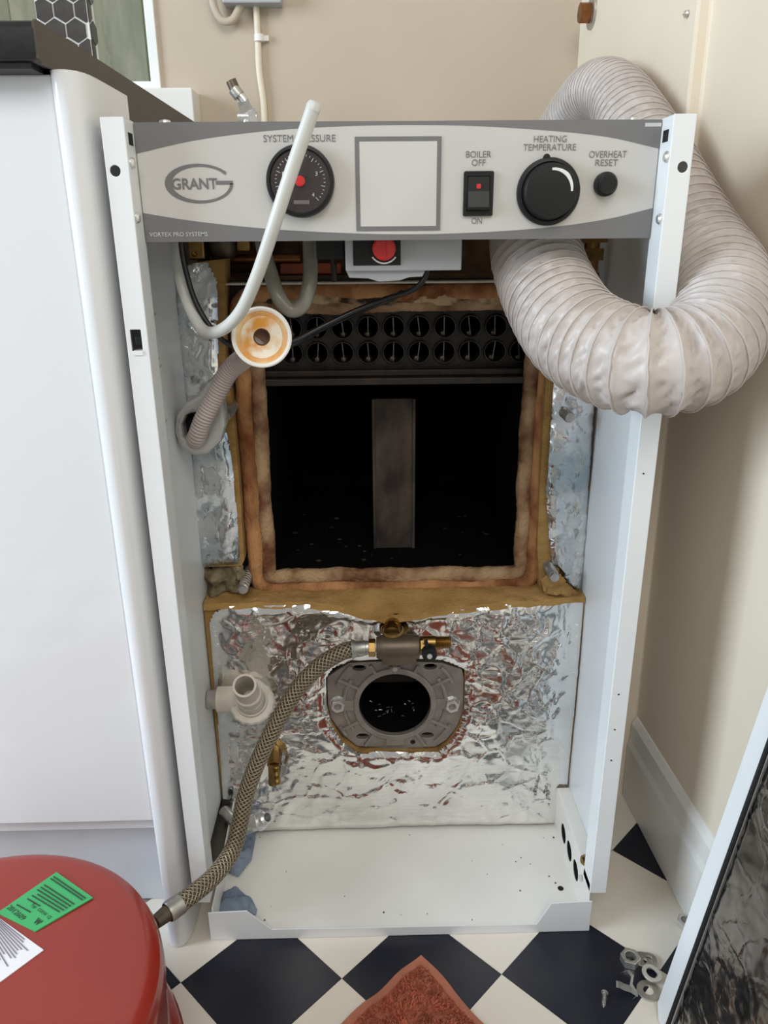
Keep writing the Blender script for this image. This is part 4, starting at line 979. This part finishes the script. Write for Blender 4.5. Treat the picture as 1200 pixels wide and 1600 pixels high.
for off, lab in ((0, 'black cable drooping from the panel to behind the white funnel'),):
    hose_thing('black_cable', [P(282, 350, Y=.07), P(284, 390, Y=.07), P(292, 430, Y=.07), P(307, 475, Y=.068), P(332, 515, Y=.066), P(362, 540, Y=.07), P(410, 548, Y=.085), P(460, 532, Y=.10), P(500, 512, Y=.11), P(550, 488, Y=.115), P(600, 468, Y=.115), P(640, 455, Y=.11), P(662, 438, Y=.105), P(670, 415, Y=.10)], .0026, m_cable, 'black cable drooping from the panel, behind the white funnel and up to the thermostat box', 'cable', 12)
hose_thing('thin_cable', [P(440, 545, Y=.112), P(470, 534, Y=.115), P(505, 514, Y=.122), P(548, 494, Y=.125), P(585, 478, Y=.13), P(615, 466, Y=.14), P(628, 455, Y=.15)], .0021, m_cable, 'thinner black cable running alongside the first one over the flue tubes', 'cable', 10)

# funnel with corrugated tail
fn = empty('white_funnel', P(409, 575, Y=.04), 'white plastic funnel with orange stains and corrugated hose tail', 'funnel')
fc = P(409, 527, Y=.035); ax = (CAM-fc).normalized(); ax = (ax+Vector((0, 0, -.02))).normalized()
bm = BM(); lathe(bm, fc, ax, [(.0266, -.010), (.0272, -.002), (.0268, .0012), (.0255, .0018), (.0235, .0008), (.0225, -.002)], 56); lathe(bm, fc, ax, [(.0266, -.010), (.022, -.020), (.010, -.030)], 40); obj('rim', bm, m_plug, fn, angle=50)
bm = BM(); lathe(bm, fc, ax, [(.0236, .0004), (.0205, -.0025), (.0185, -.0035)], 48); obj('stain_ring', bm, m_stain2, fn)
bm = BM(); lathe(bm, fc, ax, [(.0187, -.0033), (.0160, -.0040), (.0078, -.0065), (.0070, -.009), (.0066, -.020), (0, -.021)], 44); obj('bowl', bm, m_stain, fn, angle=40)
bm = BM(); lathe(bm, fc, ax, [(.0071, -.0066), (.0067, -.0085), (.0066, -.018), (0, -.0182)], 30); obj('bore', bm, mat('brown_bore', (.30, .16, .09), .6, var=.3), fn)
cpath = spline([fc-ax*.020, P(385, 556, Y=.09), P(358, 580, Y=.105), P(336, 620, Y=.11), P(318, 655, Y=.112), P(308, 682, Y=.118), P(304, 690, Y=.135)], .0006)
bm = BM(); L_ = len(cpath); tube(bm, cpath, .011, 20, rf=lambda s, th, i: (.0105-.0012*min(1, s/.11))+.0007*math.sin(2*PI*s/.0034)); obj('corrugated_tail', bm, m_hosepink, fn, angle=80)

# rubber grommet that takes the tail
gr = empty('rubber_elbow', P(310, 715, Y=.12), 'grey rubber elbow with an open round hole around the corrugated tail', 'pipe elbow')
gc = P(308, 665, Y=.125); gax = (CAM-gc).normalized()
gax = Vector((.30, -1, .25)).normalized()
go = [(P(px, py, Y=.122).x, P(px, py, Y=.122).z) for px, py in ((290, 630), (275, 650), (272, 675), (280, 700), (300, 713), (325, 710), (345, 690), (352, 665), (350, 640), (344, 605), (336, 590), (322, 600), (310, 618))]
gi = [(P(px, py, Y=.122).x, P(px, py, Y=.122).z) for px, py in ((290, 650), (284, 665), (287, 683), (298, 694), (312, 692), (320, 680), (321, 664), (315, 650), (302, 644))]
bm = BM(); plate(bm, go, [gi], (0, .122, 0), (1, 0, 0), (0, 0, 1), 0); e = bmesh.ops.extrude_face_region(bm, geom=list(bm.faces)); bmesh.ops.translate(bm, verts=[k for k in e['geom'] if isinstance(k, bmesh.types.BMVert)], vec=(0, .022, 0)); obj('cuff', bm, m_rubber, gr, smooth=False, bevel=.004)
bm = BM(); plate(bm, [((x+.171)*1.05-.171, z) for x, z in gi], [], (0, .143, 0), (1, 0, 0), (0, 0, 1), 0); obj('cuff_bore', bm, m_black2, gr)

# oil valve and braided oil line
ov = empty('oil_valve', P(620, 1035, Y=.12), 'brown bronze oil valve block with brass ends above the burner flange', 'valve')
VY = .118
a, b = P(588, 1011, Y=VY), P(655, 1011, Y=VY); a.z = b.z = (a.z+b.z)/2
bm = BM(); lathe(bm, a, b-a, [(0, 0), (.0125, 0), (.0138, .003), (.0150, .008), (.0150, (b-a).length-.006), (.0140, (b-a).length), (0, (b-a).length)], 28); box(bm, a.x+.006, b.x-.004, VY-.013, VY+.012, a.z-.0165, a.z+.004); obj('valve_body', bm, m_bronze, ov, bevel=.001)
bm = BM(); prism(bm, P(576, 1012, Y=VY), (1, 0, 0), .0108, .008, 6); prism(bm, P(656, 1008, Y=VY), (1, 0, 0), .0105, .006, 6); obj('end_nut', bm, m_brass, ov, smooth=False, bevel=.0006)
bm = BM(); a, b = P(660, 1004, Y=VY), P(704, 1003, Y=VY); L0 = (b-a).length; pts = [a.lerp(b, i/60) for i in range(61)]; tube(bm, pts, .008, 18, rf=lambda s, th, i: .0078 if s < L0*.45 else .0070+.0006*math.sin(2*PI*s/.0022)); obj('threaded_tail', bm, m_brass, ov)
bm = BM(); c = P(670, 1018, Y=VY-.012); lathe(bm, c, (0.05, -1, .1), [(.0, 0), (.0088, 0), (.0088, .009), (.0078, .0105), (.0035, .0105), (0, .0100)], 22); q = P(665, 1000, Y=VY-.013); cyl(bm, c+Vector((0, -.004, 0)), q, .0022, 8); obj('lever', bm, m_black, ov)
bm = BM(); lathe(bm, c+Vector((0, -.0122, .001)), (.05, -1, .1), [(.0034, 0), (.003, .0016), (0, .002)], 12); obj('lever_screw', bm, m_zinc, ov)
bm = BM(); q = P(612, 992, Y=VY+.004); tube(bm, spline([q, P(612, 980, Y=.145), P(616, 975, Y=.19)], .003), .0098, 16); lathe(bm, P(613, 987, Y=VY+.008), (0, -.3, 1), [(.012, 0), (.0135, .003), (.012, .006)], 20); obj('inlet_elbow', bm, m_brass, ov)
ol = empty('braided_oil_line', P(375, 1290, Y=.03), 'braided steel oil line curving from the valve down to the red burner', 'hose')
hp_ = [P(552, 1014, Y=.116), P(532, 1020, Y=.112), P(500, 1040, Y=.105), P(465, 1076, Y=.095), P(432, 1130, Y=.080), P(402, 1192, Y=.064), P(383, 1245, Y=.050), P(374, 1290, Y=.034), P(362, 1330, Y=.012), P(335, 1368, Y=-.018), P(300, 1398, Y=-.045), P(272, 1418, Y=-.062)]
bm = BM(); tube(bm, spline(hp_, .0012), .0098, 36); obj('braid', bm, m_braid, ol)
bm = BM(); lathe(bm, P(549, 1014, Y=.1165), P(578, 1011, Y=.118)-P(549, 1014, Y=.1165), [(.0122, 0), (.0104, .004), (.0092, .006), (.0092, .016), (.0082, .0165), (.0082, .022)], 20)
obj('ferrule', bm, m_zinc_dull, ol); bm = BM(); a, b = P(280, 1413, Y=-.058), P(262, 1426, Y=-.068); lathe(bm, a, b-a, [(.0108, -.002), (.0110, .012), (.0100, .014)], 20); obj('ferrule', bm, m_zinc_dull, ol)
bm = BM(); cyl(bm, b, P(243, 1441, Y=-.080), .0085, 16, r2=.007); obj('end_fitting', bm, m_bronze, ol)

# ------------------------------------------------------------------ red burner
BXc, BYc = -.364, -.226
bu = empty('oil_burner', (BXc, BYc, 0), 'red enamelled oil burner cover standing on the floor, bottom left', 'burner')
bm = BM(); lathe(bm, (BXc, BYc, 0), (0, 0, 1), [(0, .2035), (.06, .2032), (.120, .2022), (.146, .2008), (.1530, .1998), (.1575, .197), (.1600, .190), (.1605, .178), (.1590, .165), (.1585, .100), (.1595, .092)], 96); obj('hood', bm, m_burner, bu, angle=30)
bm = BM(); lathe(bm, (BXc, BYc, 0), (0, 0, 1), [(.1590, .094), (.1640, .091), (.1685, .083), (.1695, .072), (.1690, .020), (.166, .001), (0, .001)], 96); obj('skirt', bm, m_burner, bu, angle=30)
def lab_pt(px, py): 
    q = P(px, py, Z=.2035); return q
def label_quad(name, corners, m, zz):
    bm = BM(); q = [P(*c, Z=zz) for c in corners]; lo = [bm.verts.new((v.x, v.y, zz-.0012-.012*max(0, math.hypot(v.x-BXc, v.y-BYc)-.10))) for v in q]; hi = [bm.verts.new((v.co.x, v.co.y, v.co.z+.0012)) for v in lo]
    bm.faces.new(hi); bm.faces.new(lo)
    for i in range(4): bm.faces.new((lo[i], lo[(i+1) % 4], hi[(i+1) % 4], hi[i]))
    obj(name, bm, m, bu, smooth=False); return q
q = label_quad('green_label', ((-4, 1426), (88, 1362), (145, 1402), (55, 1455)), m_green, .2042)
O = q[2]; RX = (q[1]-q[2]); UY = (q[3]-q[2])        # reads from the far side: right runs away, up runs left-near
# text right direction runs from (145,1402)->... along the long edge towards (0,1425) reversed
rdir = (q[3]-q[2]).normalized(); udir = (q[2]-q[1]).normalized()
rdir = (q[0]-q[1]).normalized()
def on_label(a, b, z=.2046): 
    v = q[0]*(1-a)*(1-b)+q[1]*a*(1-b)+q[2]*a*b+q[3]*(1-a)*b; return Vector((v.x, v.y, z))
m_gink = mat('label_black_ink', (.02, .05, .025), .6)
text('lettering', '2012609', on_label(.13, .38), .020, .005, m_gink, bu, up=(q[0]-q[1]).normalized(), right=(q[1]-q[2]).normalized()*1, bold=.01, depth=0) if False else None
R1 = (q[0]-q[1]).normalized(); U1 = (q[1]-q[2]).normalized()
def ltext(s, a, b, w, h, bold=.01):
    R_ = (q[1]-q[2]).normalized(); U_ = (q[1]-q[0]).normalized()
    U_ = (U_-R_*U_.dot(R_)).normalized()
    if R_.cross(U_).z < 0: R_ = -R_
    text('lettering', s, on_label(a, b), w, h, m_gink, bu, up=U_, right=R_, bold=bold, depth=.0)
R_ = (q[2]-q[1]).normalized()
ltext('2012609', .13, .30, .024, .0048); ltext('Typ  OXW 12', .33, .62, .028, .0042); ltext('W', .16, .82, .007, .006, .05)
bm = BM()
for (a, b0, b1) in ((.24, .12, .5), (.40, .15, .5), (.48, .15, .9), (.54, .2, .92), (.60, .1, .92), (.66, .1, .92), (.72, .1, .92), (.86, .06, .94), (.91, .06, .94)):
    p0, p1 = on_label(a, b0), on_label(a, b1); d = (p1-p0).normalized(); nn = Vector((-d.y, d.x, 0))*.0006
    bm.faces.new([bm.verts.new(p0-nn), bm.verts.new(p1-nn), bm.verts.new(p1+nn), bm.verts.new(p0+nn)])
obj('label_lines', bm, m_gink, bu, smooth=False)
q = label_quad('white_label', ((-70, 1400), (-18, 1422), (68, 1484), (-24, 1552)), m_paper, .2040)
bm = BM()
for k in range(16):
    t = .06+.055*k; p0 = (q[1].lerp(q[0], t)).lerp(q[2].lerp(q[3], t), .06); p1 = (q[1].lerp(q[0], t)).lerp(q[2].lerp(q[3], t), .92-.2*random.random()); p0.z = p1.z = .2044
    d = (p1-p0).normalized(); nn = Vector((-d.y, d.x, 0))*.0005
    bm.faces.new([bm.verts.new(p0-nn), bm.verts.new(p1-nn), bm.verts.new(p1+nn), bm.verts.new(p0+nn)])
obj('label_lines', bm, mat('label_grey_ink', (.22, .20, .24), .6), bu, smooth=False)
bm = BM(); a = Vector((BXc+.118, BYc+.140, .13)); 
bm.free()

# ------------------------------------------------------------------ things lying in the tray
cf = empty('compression_fitting', P(405, 1290, Z=.02), 'chrome compression fitting lying at the back left of the tray', 'pipe fitting')
a, b = P(380, 1292, Y=.115), P(418, 1277, Y=.098)
ax = (b-a); h = ax.length
bm = BM(); lathe(bm, a, ax, [(0, -.004), (.0105, -.004), (.0105, h*.5), (.009, h*.55), (.009, h*.95), (.0065, h), (.0055, h), (.005, h*.6), (0, h*.6)], 20); obj('body', bm, m_zinc, cf, angle=30)
bm = BM(); prism(bm, a+ax*.62, ax, .0128, .008, 6, .0085); obj('nut', bm, m_zinc, cf, smooth=False, bevel=.0005)
bm = BM(); tube(bm, spline([a-ax*.1, a+Vector((-.012, .01, -.002)), a+Vector((-.030, .03, .0))], .004), .0075, 12); obj('tail', bm, m_zinc_dull, cf)
def rag(name, poly, zf, label, seed, amp):
    ot = [(P(a, b, Z=zf).x, P(a, b, Z=zf).y) for a, b in poly]
    def pl(x, y, d):
        e_ = min(1, -d/.022)
        return Vector((x, y, zf+.001+max(0, amp*e_**.6*(.8+1.3*fbm(x*50, y*50, seed, 3))+.010*(ridged(x*55, y*55, seed, 2)-.7)*e_+.012*facet(x*70, y*70, seed)*e_)))
    bm = BM(); sheet(bm, ot, [], .0018, pl)
    return tag(obj(name, bm, m_blue, None, angle=60), label, 'paper wipe', 'blue wipes in the tray')
rag('blue_wipe', [(352, 1352), (356, 1310), (372, 1290), (402, 1300), (398, 1318), (393, 1345), (372, 1372), (358, 1366)], .0100, 'blue paper wipe crumpled under the chrome fitting behind the oil line', 2.2, .014)
rag('blue_wipe', [(334, 1425), (345, 1396), (372, 1390), (394, 1406), (402, 1422), (400, 1432), (376, 1430)], .0100, 'blue paper wipe crumpled in the front left corner of the tray', 6.4, .014)
bm = BM()
for k in range(70):
    px, py = (random.uniform(380, 900), random.uniform(1275, 1440)) if k < 25 else (random.gauss(868, 14), random.gauss(1278, 12))
    qq = P(px, py, Z=.0098)
    if not (-.21 < qq.x < .212 and .01 < qq.y < .155): continue
    s = random.uniform(.0005, .0014); lathe(bm, (qq.x, qq.y, .0094), (0, 0, 1), [(s, 0), (s*.8, s*.8), (0, s)], 6)
tag(obj('grit', bm, m_bulk), 'dark grit scattered on the white tray', 'grit', kind='stuff')

# ------------------------------------------------------------------ towel on the floor
A0 = Vector((.0195, -.0265)); dl = Vector((-.735, -.678)); dr_ = Vector((.600, -.800)); LL, LR = .215, .315
root = empty('terry_towel', (0, -.16, 0), 'terracotta terry towel lying on the floor in front of the boiler', 'towel')
def towel_pt(a, b):
    w = A0+dl*(a*LL)+dr_*(b*LR)
    x, y = w; e_ = min(a, b, 1-a, 1-b)
    x += .006*noise.noise(Vector((b*5, 1.2, 0)))*(1-min(1, a*4)); y += .007*noise.noise(Vector((a*5, 4.2, 0)))*(1-min(1, b*4))
    z = .0035+.030*(min(1, e_*3.0))**.9*(.8+.55*fbm(x*9, y*9, 1, 2))+.006*min(1, e_*6)*fbm(x*30, y*30, 3, 2)
    return Vector((x, y, max(.003, z)))
NA, NB = 64, 90
bm = BM(); vv = [[bm.verts.new(towel_pt(i/NA, j/NB)) for j in range(NB+1)] for i in range(NA+1)]
for i in range(NA):
    for j in range(NB): bm.faces.new((vv[i][j], vv[i+1][j], vv[i+1][j+1], vv[i][j+1]))
bmesh.ops.recalc_face_normals(bm, faces=bm.faces)
e = bmesh.ops.solidify(bm, geom=list(bm.faces), thickness=.0024)
obj('cloth', bm, m_hem, root, angle=80)
bm = BM()
for k in range(11000):
    a, b = random.uniform(.058, .95), random.uniform(.04, .965)
    p = towel_pt(a, b); t1 = towel_pt(min(1, a+.01), b)-p; t2 = towel_pt(a, min(1, b+.01))-p; nrm = t1.cross(t2).normalized()
    if nrm.z < 0: nrm = -nrm
    lean = Vector((.9*noise.noise(p*28), -.5+.9*noise.noise(p*28+Vector((9, 0, 0))), 0))+Vector((random.uniform(-.5, .5), random.uniform(-.5, .5), 0))
    d = (nrm+lean*.8).normalized()*random.uniform(.0040, .0068); side = d.cross(Vector((random.uniform(-1, 1), random.uniform(-1, 1), .3))).normalized()*.00085; o2 = side.cross(d).normalized()*.00085
    base = p+nrm*.0008
    v = [bm.verts.new(base+side), bm.verts.new(base-side*.5+o2), bm.verts.new(base-side*.5-o2)]; mid = [bm.verts.new(x.co+d*.7) for x in v]; tip = bm.verts.new(base+d)
    for i in range(3): bm.faces.new((v[i], v[(i+1) % 3], mid[(i+1) % 3], mid[i])); bm.faces.new((mid[i], mid[(i+1) % 3], tip))
tag(obj('pile', bm, m_towel, root, angle=80, recalc=False), kind='stuff')
bm = BM()      # stitched seam between hem and pile
tube(bm, [towel_pt(.05, .035+.93*i/80)+Vector((0, 0, .0008)) for i in range(81)], .0008, 6); tube(bm, [towel_pt(.05+.9*i/60, .034)+Vector((0, 0, .0008)) for i in range(61)], .0008, 6); obj('seam', bm, m_towel, root)

# ------------------------------------------------------------------ loose hardware on the floor
def fl(px, py): return P(px, py, Z=0)
def nut(px, py, r, h, hole, label, rot=.2, tilt=None, z=0):
    c = fl(px, py); bm = BM(); prism(bm, (0, 0, 0), (0, 0, 1), r, h, 6, hole, rot)
    o = obj('hex_nut', bm, m_zinc, None, smooth=False, bevel=.0006, origin=(0, 0, 0)); o.location = (c.x, c.y, z); 
    if tilt: o.rotation_euler = tilt
    return tag(o, label, 'nut')
def washer(px, py, r, hole, h, label, z=.0, tilt=None, m=m_zinc_dull):
    c = P(px, py, Z=z); bm = BM(); lathe(bm, (0, 0, 0), (0, 0, 1), [(hole, 0), (r, 0), (r, h), (hole, h)], 36, close=True)
    o = obj('washer', bm, m, None, smooth=True, angle=30, bevel=.0003, origin=(0, 0, 0)); o.location = (c.x, c.y, z)
    if tilt: o.rotation_euler = tilt
    return tag(o, label, 'washer', 'washers dropped on the floor')
nut(984, 1503, .0112, .0095, .0060, 'large zinc hex nut on the black tile touching the washers')
washer(1004, 1500, .0098, .0050, .0016, 'dull grey washer closest to the large hex nut', .0, None)
washer(1013, 1502, .0098, .0052, .0016, 'dull grey washer half hidden between the others', .0018, (.05, -.12, 0))
washer(1018, 1522, .0108, .0062, .0022, 'bright washer lying on top of the grey ones', .0042, (.02, .16, 0), mat('pale_washer', (.74, .70, .62), .4, .6, var=.1))
washer(1013, 1549, .0122, .0054, .0018, 'flat washer nearest to the viewer on the white tile', .0, None)
nut(1070, 1446, .0100, .0090, .0055, 'zinc hex nut beside the leaning casing door', .5)
# spring clip
ck = empty('spring_clip', fl(985, 1546), 'small bent zinc spring clip in front of the large hex nut', 'clip')
c = fl(980, 1546)
bm = BM()
def strip(bm, pts, w, wd):
    w = Vector(w).normalized()*wd; vs = [(bm.verts.new(Vector(p)-w), bm.verts.new(Vector(p)+w)) for p in pts]
    for a, b in zip(vs, vs[1:]): bm.faces.new((a[0], b[0], b[1], a[1]))
strip(bm, [c+Vector(v) for v in ((-.012, .002, .006), (-.009, -.001, .0085), (-.004, -.002, .006), (.002, -.003, .0045), (.006, -.005, .003), (.0095, -.006, .0012))], (.3, 1, 0), .0042)
bmesh.ops.solidify(bm, geom=list(bm.faces), thickness=.0008); obj('tongue', bm, m_zinc, ck, angle=50)
bm = BM(); strip(bm, [c+Vector(v) for v in ((-.004, .012, .010), (.004, .013, .012), (.007, .007, .011), (.004, .001, .006), (.008, -.008, .001), (.002, -.012, .001))], (1, .3, .2), .0018)
bmesh.ops.solidify(bm, geom=list(bm.faces), thickness=.0008); obj('loop', bm, m_zinc, ck, angle=50)
# self tapping screw
c = fl(943, 1560)
sr = empty('screw', c, 'small self tapping screw lying on the black tile', 'screw')
hd = c+Vector((.002, .004, .0032)); tip = c+Vector((-.0035, -.0115, .0012)); ax = (tip-hd)
bm = BM(); lathe(bm, hd, ax, [(0, -.0022), (.0025, -.002), (.0038, -.0006), (.0040, .0004), (.0016, .0008)], 18); obj('head', bm, m_zinc, sr)
bm = BM(); pts = [hd.lerp(tip, i/50) for i in range(51)]; tube(bm, pts, .0014, 10, rf=lambda s, th, i: (.0018+.0006*math.sin(2*PI*s/.0016+th))*(1 if i < 40 else (51-i)/11)); obj('thread', bm, m_zinc_dull, sr)

# ------------------------------------------------------------------ casing door leaning on the right
dc = empty('casing_door', (.29, -.33, 0), 'white boiler casing door with dark foil lining leaning on the right wall', 'casing door')
C0 = Vector((.262, -.100, .0008)); lean = Vector((.0525, 0, .3763)).normalized(); along = Vector((.02, -1, 0)).normalized(); nout = along.cross(lean)
if nout.x > 0: nout = -nout
DH, DW, TH = .50, .47, .016
def dpt(u, v, n): return C0+along*u+lean*v+nout*n
bm = BM()
def quadbox(bm, u0, u1, v0, v1, n0, n1, mi=0):
    vs = [bm.verts.new(dpt(u, v, n)) for n in (n0, n1) for v in (v0, v1) for u in (u0, u1)]
    for f in ((0, 1, 3, 2), (4, 6, 7, 5), (0, 4, 5, 1), (1, 5, 7, 3), (3, 7, 6, 2), (2, 6, 4, 0)): bm.faces.new([vs[i] for i in f]).material_index = mi
RW = .026
plate_out = [(0.010, 0), (DW, 0), (DW, DH), (0, DH), (0, .012)]
quadbox(bm, .001, DW-.001, .001, DH-.001, -TH, -TH+.0012)
obj('door_skin', bm, m_enamel, dc, smooth=False)
bm = BM(); plate(bm, plate_out, [rect(RW, DW-RW, .004, DH-RW)], C0, along, lean, 0); e = bmesh.ops.extrude_face_region(bm, geom=list(bm.faces)); bmesh.ops.translate(bm, verts=[k for k in e['geom'] if isinstance(k, bmesh.types.BMVert)], vec=-nout*TH)
obj('door_rim', bm, m_enamel, dc, smooth=False, bevel=.0006)
bm = BM()
def dplace(u, v, d):
    w = facet(u*34+v*20, v*30-u*20, 2.2)*1.2+facet(u*90, v*90, 4.2)*.4
    e_ = min(1, -d/.012)
    return dpt(u, v, -.004+.0035*e_+.0022*w*e_+.002*fbm(u*9, v*9, 1, 2)*e_)
sheet(bm, rect(RW-.001, DW-RW+.001, .004, DH-RW), [], .003, dplace); obj('foil_lining', bm, m_foil_dark, dc, angle=80)
bm = BM(); tube(bm, [dpt(RW, .005, .0), dpt(RW, DH-RW, .0)], .0022, 8); obj('edge_seal', bm, m_black2, dc)
